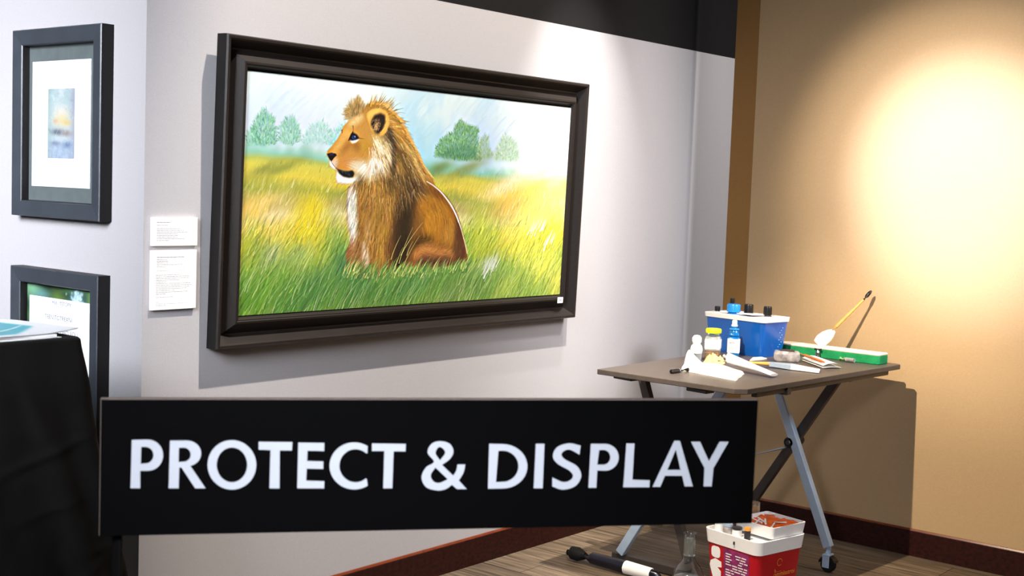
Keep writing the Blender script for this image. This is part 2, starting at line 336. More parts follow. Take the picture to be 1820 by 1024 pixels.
def paint_lion(CW, CH):
    cv = Canvas(CW, CH); X, Y = cv.X/CW, cv.Y/CH
    # --- sky
    nz = noise(CH, CW, 200, 120, 4); nd = noise(CH, CW, 90, 150, 4)
    cv.a[:] = np.array((216, 234, 236))/255
    cv.put(np.clip((nz-.42)*3, 0, 1)*np.clip(1-abs(X-.25)*2.2, 0, 1), (238, 246, 243), .9)
    cv.put(np.clip((nd-.46)*3.4, 0, 1)*np.clip(1-abs(X-.58)*3.1, 0, 1), (150, 203, 236), .95)
    cv.put(np.clip(1-abs(X-.5)*6, 0, 1)*np.clip((Y-.1)*4, 0, 1), (160, 216, 232), .75)
    cv.put(np.clip(1-abs(X-.06)*7, 0, 1)*np.clip(1-abs(Y-.2)*5, 0, 1), (188, 206, 235), .9)
    cv.put(np.clip(1-abs(X-.2)*5, 0, 1)*np.clip(1-abs(Y-.25)*5, 0, 1)*np.clip(nz*1.6, 0, 1), (203, 214, 236), .8)
    cv.put(np.clip(1-abs(X-.68)*6, 0, 1)*np.clip(1-abs(Y-.22)*4, 0, 1), (172, 198, 236), .7)
    cv.put(np.clip((X-.70)*4.2, 0, 1), (252, 252, 252), .97)
    for i in range(420):
        x, y = rng.uniform(0, CW), rng.uniform(0, CH*.36); c = jit(cv.at(x, y), .022); L = rng.uniform(15, 60)
        cv.stroke((x, y), (x+L*.3, y-L*.45), (x+L*.8, y-L*.75), rng.uniform(5, 13), 3, c, .3)
    # --- far bushes on the horizon
    hz = lambda x: CH*(.345 + .03*math.sin(x/CW*3.0) + (.02 if x > CW*.6 else 0))
    for x in np.linspace(0, CW, 150):
        h = rng.uniform(16, 40)*(1 if x < CW*.46 else .7)*(1 if x < CW*.8 else .5); f = max(0, min(1, (x/CW-.72)*4))
        c = np.array(jit((128, 190, 160), .06))*(1-f)+np.array((226, 240, 226))*f
        cv.spot(x, hz(x)-h*.3, 12, h*.6, c, .4)
    def tree(pts, dark, light, n, top, spread, soft=3, al=.85, up=True):
        m = cv.mask(pts, soft); cv.put(m, dark, .55*al); P_ = np.array(pts); x0, y0 = P_.min(0); x1, y1 = P_.max(0); cx = (x0+x1)/2
        for i in range(n):
            x, y = rng.uniform(x0-4, x1+4), rng.uniform(y0-4, y1)
            if inside(m, x, y) < rng.uniform(.1, .7): continue
            k = rng.random(); c = jit(np.array(dark)*(1-k)+np.array(light)*k, .07); L = rng.uniform(3, 8)
            s = (x-cx)/(x1-x0)*2; a = math.pi/2-s*spread+rng.normal(0, .35)
            cv.stroke((x, y), (x+math.cos(a)*L*.5, y-math.sin(a)*L*.5), (x+math.cos(a)*L, y-math.sin(a)*L), rng.uniform(1.2, 2.4), .5, c, al*rng.uniform(.45, 1))
    tree([(4.3,113.5),(5.8,96.9),(19.6,92.4),(32.2,108.4),(42.3,119.1),(7.0,122.6)], (112, 178, 150), (160, 206, 170), 120, 0, .6)
    tree([(17.2,114.7),(18.9,101.7),(12.6,92.8),(22.7,83.0),(21.1,73.9),(31.5,69.6),(34.6,61.0),(45.5,64.0),(51.8,70.1),(61.7,75.1),(61.0,84.5),(68.7,91.5),(65.6,102.9),(68.6,114.1),(42.4,120.9)], (84, 156, 128), (172, 214, 178), 700, 0, .9)
    tree([(74.6,111.9),(72.7,98.8),(75.6,83.6),(86.2,75.4),(96.9,67.2),(105.8,70.4),(111.4,81.5),(119.5,90.6),(120.5,107.7),(97.1,116.5)], (104, 172, 146), (176, 216, 190), 480, 0, .9, 3, .8)
    tree([(128.4,113.1),(131.3,97.6),(137.0,85.7),(152.0,77.2),(164.7,73.5),(178.1,79.5),(189.1,86.7),(195.4,102.0),(193.3,111.9)], (136, 196, 180), (190, 224, 214), 300, 0, .8, 4, .7)
    tree([(186.9,116.2),(192.2,94.3),(202.0,80.1),(220.3,71.1),(229.5,88.4),(222.2,102.6),(212.2,115.0)], (132, 196, 178), (184, 222, 210), 220, 0, .8, 4, .7)
    tree([(457.4,120.9),(462.3,103.5),(473.8,88.0),(493.9,78.3),(508.3,75.4),(510.3,60.1),(525.7,48.3),(546.1,55.8),(566.7,61.2),(580.0,58.3),(577.9,73.9),(582.7,91.3),(594.2,106.4),(592.1,122.1),(535.3,126.5)], (70, 132, 76), (150, 200, 128), 1500, 0, 1.0, 3, 1)
    tree([(467.0,122.6),(500.6,101.8),(549.4,95.1),(587.2,104.5),(588.7,122.2)], (64, 120, 92), (108, 160, 120), 260, 0, 1.0, 4, .7)
    tree([(578.4,120.4),(579.9,98.1),(588.8,82.2),(601.7,72.6),(612.5,78.7),(617.5,96.4),(629.7,116.1)], (132, 168, 128), (176, 200, 164), 330, 0, .9, 3, .85)
    tree([(633.8,122.7),(638.6,97.7),(651.3,81.3),(662.7,69.3),(679.1,73.0),(697.8,78.9),(706.3,92.3),(711.8,112.8),(705.4,122.3)], (150, 190, 152), (214, 232, 192), 420, 0, 1.0, 4, .8)
    tree([(719.8,119.4),(725.0,96.1),(738.5,81.6),(754.5,92.4),(760.4,115.6)], (208, 230, 206), (232, 244, 226), 140, 0, .9, 4, .6)
    # --- meadow, colour by bands then local patches
    stops = [(.325, (150, 186, 130)), (.355, (178, 186, 96)), (.38, (206, 198, 84)), (.43, (214, 196, 74)), (.48, (160, 164, 70)), (.535, (186, 170, 108)), (.58, (232, 214, 158)), (.63, (232, 204, 96)), (.70, (206, 196, 66)), (.78, (150, 172, 66)), (.87, (104, 148, 66)), (.95, (92, 138, 58)), (1.0, (112, 146, 62))]
    hzm = np.array([hz(x) for x in range(CW)])/CH
    yy = np.clip(Y-(hzm[None]-.345)*np.clip(1-(Y-.35)*2, 0, 1)+(noise(CH, CW, 120, 60, 3)-.5)*.07, 0, 1)
    G = np.zeros((CH, CW, 3))
    for ch in range(3): G[..., ch] = np.interp(yy, [s_[0] for s_ in stops], [s_[1][ch] for s_ in stops])
    gm = np.clip((yy-.322)*30, 0, 1)[..., None]; cv.a = cv.a*(1-gm)+G/255*gm
    def patch(pt, rx, ry, col, al): cv.spot(pt[0], pt[1], rx, ry, col, al, -.35)
    for pt, rx, ry, col, al in zip([(23.8,225.9),(160.4,224.6),(142.6,252.1),(47.1,214.4),(80.7,157.0),(44.3,158.2),(553.1,141.2),(471.8,143.9),(677.1,171.5),(786.1,145.3),(835.6,155.8),(756.0,228.4),(844.6,245.9),(680.7,211.6),(632.9,274.8),(596.2,252.0),(548.1,285.4),(804.4,335.9),(743.8,299.1),(695.8,380.2),(867.3,374.2),(365.6,378.7),(277.1,359.7),(168.3,360.9),(66.1,347.5),(27.0,289.7),(217.6,292.2),(126.0,300.7),(63.6,299.7),(620.2,331.7),(522.9,385.0),(118.1,388.3),(19.7,383.7),(425.1,359.5),(233.1,322.7),(606.7,376.9)],
        [40, 34, 40, 60, 60, 40, 70, 45, 90, 70, 50, 90, 50, 60, 50, 40, 40, 60, 50, 70, 40, 70, 50, 60, 50, 30, 34, 40, 30, 30, 60, 60, 40, 60, 30, 40], [22, 34, 50, 14, 10, 10, 14, 14, 20, 16, 26, 40, 40, 26, 40, 50, 34, 50, 40, 36, 44, 26, 36, 40, 40, 50, 60, 24, 26, 16, 22, 24, 26, 24, 34, 24],
        [(238, 190, 66), (226, 206, 40), (226, 204, 30), (240, 208, 130), (120, 134, 62), (118, 128, 66), (128, 142, 72), (110, 136, 74), (252, 228, 190), (255, 236, 180), (255, 232, 176), (248, 226, 92), (252, 222, 40), (246, 196, 100), (160, 186, 56), (176, 196, 54), (124, 168, 58), (240, 226, 84), (236, 224, 80), (176, 186, 80), (240, 214, 84), (80, 130, 62), (70, 122, 62), (78, 128, 66), (104, 150, 50), (132, 158, 50), (112, 164, 76), (150, 178, 120), (150, 168, 130), (206, 212, 180), (120, 146, 80), (70, 122, 54), (96, 146, 40), (86, 140, 74), (70, 120, 74), (110, 146, 70)],
        [.8, .8, .85, .6, .6, .6, .75, .8, .8, .8, .7, .85, .8, .7, .7, .7, .8, .8, .75, .7, .7, .75, .8, .7, .7, .6, .7, .6, .6, .6, .6, .7, .7, .7, .8, .6]): patch(pt, rx, ry, col, al)
    cv.put(np.clip((X-.78)*3, 0, 1)*np.clip(1-abs(Y-.5)*5.5, 0, 1), (255, 243, 214), .75)
    ref = cv.a.copy()
    blades(cv, 900, CH*.36, CH*.46, 8, 14, 1.6, 66, 9, .07, .7)
    blades(cv, 2600, CH*.44, CH*.66, 14, 26, 1.5, 64, 8, .09, .7, tint=[(250, 240, 214), (214, 190, 120), (134, 138, 64)])
    blades(cv, 5200, CH*.62, CH*1.08, 22, 40, 1.7, 58, 10, .15, .75, tint=[(208, 216, 120), (58, 98, 36), (176, 196, 76), (44, 84, 40), (96, 140, 66)], ref=ref)
    blades(cv, 900, CH*.72, CH*1.06, 20, 40, 1.8, 58, 12, .1, .7, tint=[(56, 92, 40), (70, 110, 66), (44, 80, 44)], ref=ref)
    blades(cv, 1100, CH*.6, CH*1.05, 26, 60, 1.3, 60, 9, .06, .75, tint=[(250, 246, 190), (236, 236, 150), (222, 228, 190)], ref=ref)
    for pt in [(635.1,341.2),(652.0,332.4),(625.5,352.4)]:
        for i in range(16):
            x, y = pt[0]+rng.normal(0, 7), pt[1]+rng.normal(0, 7); cv.stroke((x, y), (x+5, y-9), (x+14, y-19), 2.2, .6, jit((214, 220, 216), .04), .5)
    for pt in [(769.3,269.8),(793.9,266.3),(816.2,297.7),(823.1,288.1)]:
        for i in range(7):
            x, y = pt[0]+rng.normal(0, 7), pt[1]+rng.normal(0, 7); cv.stroke((x, y), (x+5, y-9), (x+12, y-21), 2.2, .6, jit((255, 252, 226), .02), .7)
    # --- the animal: soft under-painting
    body = [(236.1,184.1),(234.2,203.5),(235.0,224.7),(238.8,247.6),(246.8,267.2),(248.2,281.4),(242.7,293.8),(239.6,306.2),(245.7,318.8),(256.0,328.0),(278.5,333.1),(301.1,333.7),(339.3,333.8),(381.3,334.9),(413.1,330.0),(451.6,332.9),(496.6,333.0),(530.9,330.0),(553.9,325.6),(569.8,320.0),(563.5,298.2),(554.1,272.6),(541.9,249.1),(526.8,223.9),(500.3,198.2),(470.7,180.7),(439.2,166.4),(384.6,156.7),(282.2,159.8)]
    head = [(230.6,67.0),(222.6,75.2),(217.5,80.4),(214.8,88.3),(205.8,101.5),(193.3,114.3),(183.9,122.4),(181.9,128.7),(185.2,133.4),(190.0,140.6),(187.6,143.4),(190.6,149.2),(202.4,154.4),(206.1,160.8),(205.6,170.3),(209.6,178.1),(224.1,180.1),(242.1,178.7),(238.3,189.4),(239.2,204.4),(383.5,219.5),(465.5,182.9),(457.4,163.4),(437.0,150.7),(424.2,134.4),(409.9,113.9),(390.8,93.9),(377.0,75.6),(359.5,55.1),(337.1,41.8),(319.0,31.5),(297.4,28.7),(283.5,31.0),(271.3,36.6),(266.3,45.2),(252.6,55.2)]
    earf = [(229.7,66.1),(222.6,54.1),(230.8,41.4),(238.9,36.2),(246.9,29.4),(253.4,30.9),(261.6,37.9),(268.3,47.6),(252.7,56.4)]
    mb, mh, me = cv.mask(body, 1), cv.mask(head, 1), cv.mask(earf, 1)
    cv.put(me, (176, 146, 92)); cv.put(mb, (150, 100, 48)); cv.put(mh, (196, 148, 78))
    whole = np.clip(mb+mh, 0, 1)
    def q(pts, col, soft, al=1.0, lim=None): cv.put(cv.mask(pts, soft)*(whole if lim is None else lim), col, al)
    # body colour masses
    q([(348.2,161.5),(411.5,159.7),(420.2,204.2),(406.7,241.8),(404.6,286.7),(396.8,327.8),(359.9,330.6),(351.1,278.7),(352.5,223.6)], (88, 62, 38), 9, .95)
    q([(371.9,201.3),(400.0,223.1),(398.9,282.9),(386.3,331.3),(359.9,330.6),(366.8,278.9)], (58, 44, 26), 7, .8)
    q([(258.8,178.3),(312.7,166.1),(370.3,179.2),(352.0,216.3),(345.4,271.3),(344.0,326.5),(300.8,329.1),(280.4,285.3),(261.7,224.4)], (182, 134, 66), 7, .95)
    q([(320.7,247.5),(344.4,256.6),(342.0,297.0),(328.8,329.8),(317.6,314.9),(320.2,278.5)], (196, 146, 60), 5, .7)
    q([(335.6,278.6),(355.8,271.4),(359.4,323.2),(344.0,326.5)], (120, 82, 44), 5, .7)
    q([(418.3,178.1),(456.5,177.2),(497.7,201.1),(526.1,233.6),(527.5,288.0),(476.1,287.4),(442.1,279.5),(434.1,245.4),(415.4,213.7)], (190, 130, 46), 9, .95)
    q([(438.3,228.4),(471.1,222.5),(489.5,241.5),(474.3,264.4),(447.1,271.9)], (208, 146, 50), 9, .7)
    q([(433.7,166.5),(468.1,182.6),(491.7,197.4),(469.4,199.7),(435.2,187.1)], (140, 92, 44), 6, .85)
    q([(435.8,268.1),(475.5,279.8),(448.3,289.0),(421.3,294.4),(405.9,305.4),(409.4,279.2)], (84, 58, 26), 7, .8)
    q([(498.0,241.4),(524.1,245.2),(529.2,272.4),(510.5,291.7),(492.5,279.9)], (196, 140, 64), 6, .7)
    q([(527.1,227.8),(543.8,254.9),(560.4,296.2),(565.5,321.9),(536.5,327.1),(525.6,299.6),(528.3,260.8)], (112, 72, 44), 5, .9)
    q([(410.5,309.3),(416.2,298.1),(434.6,289.8),(459.3,287.2),(493.7,295.3),(522.7,299.6),(526.9,317.2),(479.2,327.8),(423.7,326.5)], (206, 140, 78), 5, .95)
    q([(420.3,317.0),(449.9,310.0),(523.7,313.2),(530.9,330.9),(451.8,334.8),(418.4,328.3)], (108, 68, 50), 6, .9)
    q([(236.1,184.1),(256.5,181.2),(261.6,206.6),(264.5,245.8),(267.1,270.9),(258.2,285.1),(246.8,267.2),(238.8,247.6),(235.0,224.7),(234.7,203.5)], (244, 236, 226), 4, 1)
    q([(248.0,277.9),(267.1,270.9),(276.1,296.1),(283.4,332.3),(256.0,328.0),(240.2,308.0)], (176, 128, 84), 6, .95)
    q([(276.5,278.1),(289.4,285.4),(299.3,307.3),(295.9,330.8),(285.7,328.8),(280.8,307.0)], (232, 200, 176), 3, .9)
    q([(280.1,242.2),(295.1,242.1),(300.2,281.9),(285.4,285.4)], (216, 168, 116), 6, .7)
    # mane and head colour masses
    q([(321.8,71.9),(333.9,72.9),(349.9,94.2),(352.0,123.3),(349.2,154.3),(329.6,151.5),(337.4,123.9),(323.9,104.0),(317.0,90.8)], (58, 44, 36), 5, .95)
    q([(349.3,85.7),(375.6,108.5),(403.1,142.2),(404.9,166.6),(373.8,153.6),(352.0,123.3)], (122, 92, 50), 8, .85)
    q([(327.1,44.5),(347.2,55.1),(373.6,81.0),(385.0,101.1),(365.2,102.1),(346.7,82.4),(333.4,66.1)], (214, 158, 78), 6, .9)
    q([(373.9,84.4),(401.1,114.3),(426.2,144.9),(413.7,148.8),(391.5,121.7),(375.1,101.6)], (228, 192, 130), 6, .8)
    q([(315.6,158.8),(353.9,150.8),(394.3,159.9),(406.1,184.1),(332.4,192.6)], (116, 88, 50), 9, .8)
    q([(379.1,158.6),(425.2,166.1),(445.1,190.4),(394.3,194.9)], (92, 66, 42), 8, .8)
    q([(230.6,67.0),(217.5,80.4),(205.8,101.5),(193.3,114.3),(182.1,125.4),(200.9,129.5),(213.2,148.7),(242.9,154.3),(286.8,152.9),(293.5,112.2),(286.3,74.0),(271.0,53.2),(252.6,55.2)], (216, 158, 82), 5, 1)
    q([(230.7,69.0),(257.2,54.1),(269.0,58.3),(253.6,70.9),(238.0,76.8),(222.7,77.7)], (246, 220, 172), 5, .85)
    q([(217.9,80.4),(231.3,77.2),(238.8,88.3),(224.2,108.8),(204.9,122.8),(189.5,123.5),(199.7,110.0),(209.9,94.8)], (238, 186, 112), 5, .85)
    q([(232.6,98.5),(239.6,101.5),(238.1,114.7),(223.0,125.3),(212.0,129.1),(220.1,115.6)], (184, 122, 58), 5, .8)
    q([(239.8,104.7),(260.2,102.1),(265.6,113.5),(256.8,120.6),(242.8,116.2)], (170, 116, 56), 5, .75)
    q([(260.0,98.8),(283.3,99.3),(284.6,119.3),(268.5,123.4)], (208, 160, 60), 6, .7)
    q([(212.2,132.3),(239.0,128.0),(262.3,133.7),(253.9,147.3),(226.9,153.2),(210.7,145.5)], (222, 152, 84), 6, .8)
    q([(230.7,141.5),(262.4,135.3),(285.9,139.5),(289.8,163.0),(269.1,168.6),(245.2,154.3)], (244, 230, 212), 6, .9)
    q([(187.4,139.8),(196.6,139.5),(204.3,149.0),(205.8,155.6),(200.2,154.9),(190.6,149.2)], (250, 246, 246), 2, 1)
    q([(192.7,140.5),(204.4,132.7),(210.3,139.0),(206.6,150.6),(197.4,146.0)], (240, 206, 190), 3, .8)
    q([(205.8,155.6),(223.1,164.9),(246.0,167.6),(259.5,162.2),(264.6,170.4),(242.2,179.3),(209.6,178.5),(205.6,170.3)], (252, 250, 250), 3, 1)
    q([(285.1,127.7),(308.6,125.1),(333.9,144.6),(329.8,155.0),(305.7,152.3),(297.1,166.1),(283.2,169.9)], (244, 236, 220), 7, .8)
    q([(287.3,89.0),(320.4,87.2),(340.8,103.2),(337.4,123.9),(308.2,118.3),(293.1,105.5)], (234, 206, 156), 7, .85)
    q([(255.1,165.6),(275.8,163.4),(274.5,180.2),(256.2,184.0)], (128, 100, 70), 5, .7)
    wm = (whole*np.clip(1-cv.mask([(285.1,127.7),(308.6,125.1),(333.9,144.6),(329.8,155.0),(305.7,152.3),(297.1,166.1),(283.2,169.9)], 6), 0, 1))[..., None]; cv.a = cv.a*(1-wm)+np.clip(cv.a**1.15*np.array((.94, .975, .95)), 0, 1)*wm
    ref = cv.a.copy()
    # fur: direction field from hand set guides, colour from the under-painting
    gp = np.array([(230.9,72.2),(210.4,102.9),(191.6,121.8),(222.8,122.0),(254.7,87.4),(261.6,123.7),(235.7,148.0),(272.4,146.7),(302.3,101.7),(322.7,121.1),(310.2,148.8),(288.4,33.7),(321.7,36.4),(347.4,58.5),(373.9,84.4),(366.2,115.8),(396.5,121.5),(415.8,141.7),(343.6,144.2),(355.1,168.0),(319.3,177.5),(283.8,178.3),(392.3,167.0),(226.0,174.7),(260.0,62.2)] + [(247.8,198.0),(243.3,242.3),(251.8,299.3),(285.2,206.3),(294.9,278.3),(323.0,205.7),(329.1,296.8),(360.4,186.8),(377.4,241.9),(388.0,204.7),(426.9,185.4),(443.4,222.7),(469.7,203.5),(473.3,251.1),(500.9,241.4),(449.1,298.5),(506.0,307.1),(543.8,272.5),(512.9,212.5),(422.7,313.3)])
    gd = np.radians([200, 215, 210, 190, 60, 230, 190, 215, 300, 315, 290, 75, 40, 350, 325, 310, 318, 315, 300, 300, 280, 262, 300, 200, 70] + [262, 255, 235, 250, 262, 265, 262, 285, 265, 280, 320, 300, 310, 280, 285, 170, 200, 280, 310, 250])
    gv = np.stack([np.cos(gd), -np.sin(gd)], 1)
    def fdir(x, y):
        d = ((gp-(x, y))**2).sum(1)+20; w_ = 1/d**1.6; v = (gv*w_[:, None]).sum(0); return v/np.hypot(*v)
    face = cv.mask([(230.6,67.0),(217.5,80.4),(205.8,101.5),(193.3,114.3),(182.1,125.4),(188.4,143.1),(206.1,160.5),(209.6,178.1),(242.1,178.7),(259.7,165.5),(283.0,166.5),(290.4,135.9),(288.0,99.0),(281.6,74.2),(271.0,53.2),(252.6,55.2)], 3)
    def fur(n, l0, l1, w, al, br, m, shade=None):
        P_ = np.argwhere(m > .4)
        for i in rng.integers(0, len(P_), n):
            y, x = P_[i]+rng.random(2); v = fdir(x, y); f = inside(face, x, y); L = rng.uniform(l0, l1)*(1-.66*f)
            a = rng.normal(0, .16); v = np.array((v[0]*math.cos(a)-v[1]*math.sin(a), v[0]*math.sin(a)+v[1]*math.cos(a)))
            c = ref[int(y), int(x)]*255; k = br*(.45 if f > .5 else 1)
            c = jit(c, k) if shade is None or rng.random() > .4 else np.array(c)*.5+np.array(shade[rng.integers(len(shade))])*.5
            e = (x+v[0]*L, y+v[1]*L); b = rng.normal(0, .08)*L
            cv.stroke((x, y), (x+v[0]*L*.5-v[1]*b, y+v[1]*L*.5+v[0]*b), e, w*rng.uniform(.6, 1.3)*(1-.35*f), .4, c, al*rng.uniform(.5, 1))
    fur(700, 8, 14, 1.4, .7, .12, me)
    fur(5200, 10, 22, 1.8, .62, .13, whole)
    mane = np.clip(cv.mask([(270.1,40.0),(297.4,28.7),(321.4,31.3),(346.5,44.9),(378.3,77.2),(409.9,113.9),(437.0,151.6),(431.7,183.6),(383.2,216.0),(319.8,220.2),(239.7,212.7),(237.7,181.1),(264.4,167.0),(287.5,163.0),(294.0,118.9),(311.0,89.4),(328.6,66.4),(322.3,44.8),(298.2,39.7)], 2), 0, 1)*whole
    fur(1700, 14, 30, 1.9, .8, .2, mane, [(244, 222, 170), (214, 170, 92), (74, 52, 32), (100, 74, 44)])
    lower = np.clip(cv.mask([(253.9,178.4),(348.5,165.1),(386.1,178.9),(372.9,216.0),(350.6,271.4),(349.5,330.3),(293.3,330.8),(255.8,324.4),(246.0,285.0)], 2), 0, 1)*whole
    fur(1200, 12, 28, 1.8, .72, .18, lower, [(226, 188, 120), (104, 72, 38), (206, 156, 76), (84, 58, 32)])
    # fringe of the mane and rim light
    for p0, p1, n in zip([(283.5,31.5),(319.0,31.8),(336.6,42.1),(359.5,56.0),(377.0,75.6),(390.8,93.9),(411.3,115.6),(425.6,136.1)], [(319.0,31.8),(336.6,42.1),(359.5,56.0),(377.0,75.6),(390.8,93.9),(411.3,115.6),(425.6,136.1),(456.0,161.7)], [26]*8):
        for i in range(n):
            t = rng.random(); x, y = p0[0]+(p1[0]-p0[0])*t, p0[1]+(p1[1]-p0[1])*t; v = fdir(x, y); v = v+np.array((.55, -.35)); v /= np.hypot(*v); L = rng.uniform(4, 9)
            cv.stroke((x-v[0]*3, y-v[1]*3), (x+v[0]*L*.5, y+v[1]*L*.4), (x+v[0]*L, y+v[1]*L+2), 1.5, .4, jit((224, 178, 104), .08), .7)
    R_ = [(439.4,169.2),(457.9,176.2),(479.7,187.7),(497.7,201.1),(513.1,214.8),(525.8,229.7),(536.3,245.2),(545.8,260.8),(553.6,277.5),(559.9,290.3),(566.7,308.1)]
    for k in range(len(R_)-1):
        cv.stroke(R_[k], ((R_[k][0]+R_[k+1][0])/2+.4, (R_[k][1]+R_[k+1][1])/2-.4), R_[k+1], 1+min(k, 4)*.6 if k < 6 else 2.4, 1+min(k+1, 4)*.6 if k < 6 else 2.0, (250, 248, 255) if k < 7 else (226, 196, 150), .95)
    # cheek whiskers of light fur
    for p0, n, col in zip([(302.3,101.7),(294.0,118.9),(312.5,111.4),(327.7,124.3),(295.1,135.8),(314.0,135.0),(274.7,146.6),(324.4,110.8)], [26, 22, 26, 22, 24, 22, 24, 18], [(248, 232, 196), (244, 226, 190), (250, 236, 206), (240, 224, 190), (252, 248, 240), (250, 244, 230), (248, 238, 226), (230, 206, 160)]):
        for i in range(n):
            x, y = p0[0]+rng.normal(0, 5), p0[1]+rng.normal(0, 6); L = rng.uniform(8, 20); v = fdir(x, y)
            cv.stroke((x, y), (x+v[0]*L*.5+1, y+v[1]*L*.5), (x+v[0]*L, y+v[1]*L+2), 1.5, .4, jit(col, .03), .7)
    # near ear
    cv.poly([(273.6,58.4),(275.4,49.6),(287.1,43.1),(305.3,40.2),(322.3,43.9),(330.7,54.4),(331.7,68.8),(325.8,82.2),(316.2,89.5),(301.3,86.9),(287.9,80.6),(280.4,69.3)], (224, 168, 78), 1)
    cv.poly([(275.8,55.4),(282.2,46.6),(298.3,42.2),(312.6,42.1),(303.4,46.9),(289.7,53.7),(283.3,64.1)], (240, 190, 96), 2, .8)
    cv.poly([(286.7,62.6),(293.2,53.8),(308.3,49.1),(319.9,52.0),(321.8,65.1),(315.1,79.1),(306.0,86.6),(297.7,85.9),(291.3,78.7),(284.9,70.7)], (52, 38, 28), 2, .95)
    for i in range(90):
        x0_, y0_ = [(298.0,73.3)][0]; x, y = x0_+rng.normal(0, 4.5), y0_+rng.normal(0, 6); L = rng.uniform(4, 11)
        cv.stroke((x, y), (x+1, y+L*.4), (x+L*.35, y-L*.6), 1.2, .4, jit((190, 150, 96), .12), .6)
    for a_, b_ in zip([(310.6,84.4),(315.2,80.7),(321.6,70.2),(323.3,60.0),(283.1,60.8),(281.2,67.6)], [(324.2,71.8),(328.5,64.7),(329.9,57.8),(325.5,49.6),(289.5,50.3),(283.9,55.7)]): cv.stroke(a_, ((a_[0]+b_[0])/2+1, (a_[1]+b_[1])/2), b_, 2.4, 1, jit((222, 166, 84), .06), .8)
    # far ear, brow, eyes, nose, mouth
    q([(237.0,60.4),(240.7,46.9),(251.2,33.0),(256.3,40.9),(254.8,52.6),(246.0,58.1)], (112, 92, 56), 3, .75, np.clip(me, 0, 1))
    for i in range(40):
        p_ = [(252.1,46.2)][0]; x, y = p_[0]+rng.normal(0, 6), p_[1]+rng.normal(0, 7); cv.stroke((x, y), (x+.5, y-3), (x+1, y-7), 1.2, .4, jit((196, 160, 98), .12), .6)
    D = (40, 26, 22)
    e = [(241.4,75.8),(243.3,81.4),(242.1,86.8),(232.8,101.8),(237.8,91.6),(215.5,85.0),(216.3,89.8)]
    cv.stroke(e[0], e[1], e[2], 1.4, 1.0, (96, 48, 30), .85); cv.stroke(e[3], e[4], e[2], 2.4, 2.6, (70, 40, 28), .9); cv.stroke(e[5], e[5], e[6], 2.2, 1.4, (70, 52, 40), .9)
    cv.poly([(236.2,101.6),(255.3,97.7),(258.2,98.9),(249.4,105.1),(241.0,106.7)], (246, 236, 226), 1)
    cv.poly([(233.8,100.1),(237.7,90.3),(243.3,88.0),(251.5,90.6),(258.5,96.8),(251.4,99.9),(240.8,102.1)], (26, 24, 30), .6)
    cv.poly([(239.7,96.5),(242.4,92.7),(247.7,93.1),(251.6,96.2),(246.7,99.1),(241.7,99.4)], (74, 92, 124), .6)
    k = [(244.7,95.9),(243.8,96.6),(247.3,94.4)]; cv.spot(k[0][0], k[0][1], 1.7, 1.7, (20, 20, 28), 1); cv.spot(k[2][0], k[2][1], 1.0, 1.0, (240, 246, 255), 1)
    cv.stroke(*[(258.5,96.8),(264.5,97.2),(271.5,97.2)], 1.2, .4, (110, 72, 40), .8)
    cv.poly([(182.2,127.7),(191.8,125.5),(202.9,126.2),(206.2,129.3),(199.4,134.2),(194.0,140.6),(189.9,138.1),(185.6,132.6)], (44, 36, 42), .5)
    cv.poly([(185.4,128.2),(194.1,126.5),(200.7,127.2),(196.5,129.7),(187.7,130.4)], (92, 82, 90), 1, .8)
    cv.poly([(192.1,131.5),(200.9,129.8),(198.5,133.5),(193.9,138.0)], (70, 24, 26), 1, .8)
    m = [(193.1,140.4),(197.5,146.3),(206.2,152.3),(206.2,152.3),(211.3,154.7),(220.3,155.7)]
    cv.stroke(m[0], m[1], m[2], 1.0, 1.4, (110, 72, 66), .8); cv.stroke(m[3], m[4], m[5], 1.4, 1.6, (90, 60, 52), .8)
    cv.poly([(208.6,154.1),(218.6,156.1),(233.9,156.6),(245.2,154.6),(250.1,159.1),(247.3,166.2),(236.9,167.8),(223.2,165.9),(213.9,161.2)], (28, 36, 38), 1, .97)
    for i in range(16):
        p_ = [(215.9,157.2),(245.9,165.9)]; t = rng.random(); x = p_[0][0]+(p_[1][0]-p_[0][0])*t; y = p_[0][1]+(p_[1][1]-p_[0][1])*t; cv.stroke((x, y), (x-1, y-2), (x-2, y-5), .9, .3, (120, 140, 140), .4)
    for a_, b_ in zip([(223.8,138.5),(228.5,141.6),(226.5,145.8),(234.9,136.4),(222.2,150.1)], [(248.9,140.8),(253.9,147.3),(249.5,150.8),(267.1,136.8),(242.9,154.3)]): cv.stroke(a_, ((a_[0]+b_[0])/2, (a_[1]+b_[1])/2-1.5), b_, 1.0, .4, (190, 120, 66), .6)
    # grass in front of the animal
    foot = [(234.3,331.1),(301.1,333.7),(381.4,336.7),(452.0,337.7),(575.1,330.0)]
    ref2 = ref.copy()
    m = np.zeros((CH, CW)); 
    for i in range(420):
        t = rng.random()*4; k = min(int(t), 3); x = foot[k][0]+(foot[k+1][0]-foot[k][0])*(t-k); y = foot[k][1]+(foot[k+1][1]-foot[k][1])*(t-k)+rng.uniform(0, 16)
        L = rng.uniform(12, 30); a = math.radians(60+rng.normal(0, 11)); c = [(104, 150, 62), (150, 176, 84), (74, 116, 56), (190, 200, 120), (84, 130, 74)][rng.integers(5)]
        cv.stroke((x, y), (x+math.cos(a)*L*.35, y-math.sin(a)*L*.55), (x+math.cos(a)*L+2, y-math.sin(a)*L), 1.8, .4, jit(c, .06), .85)
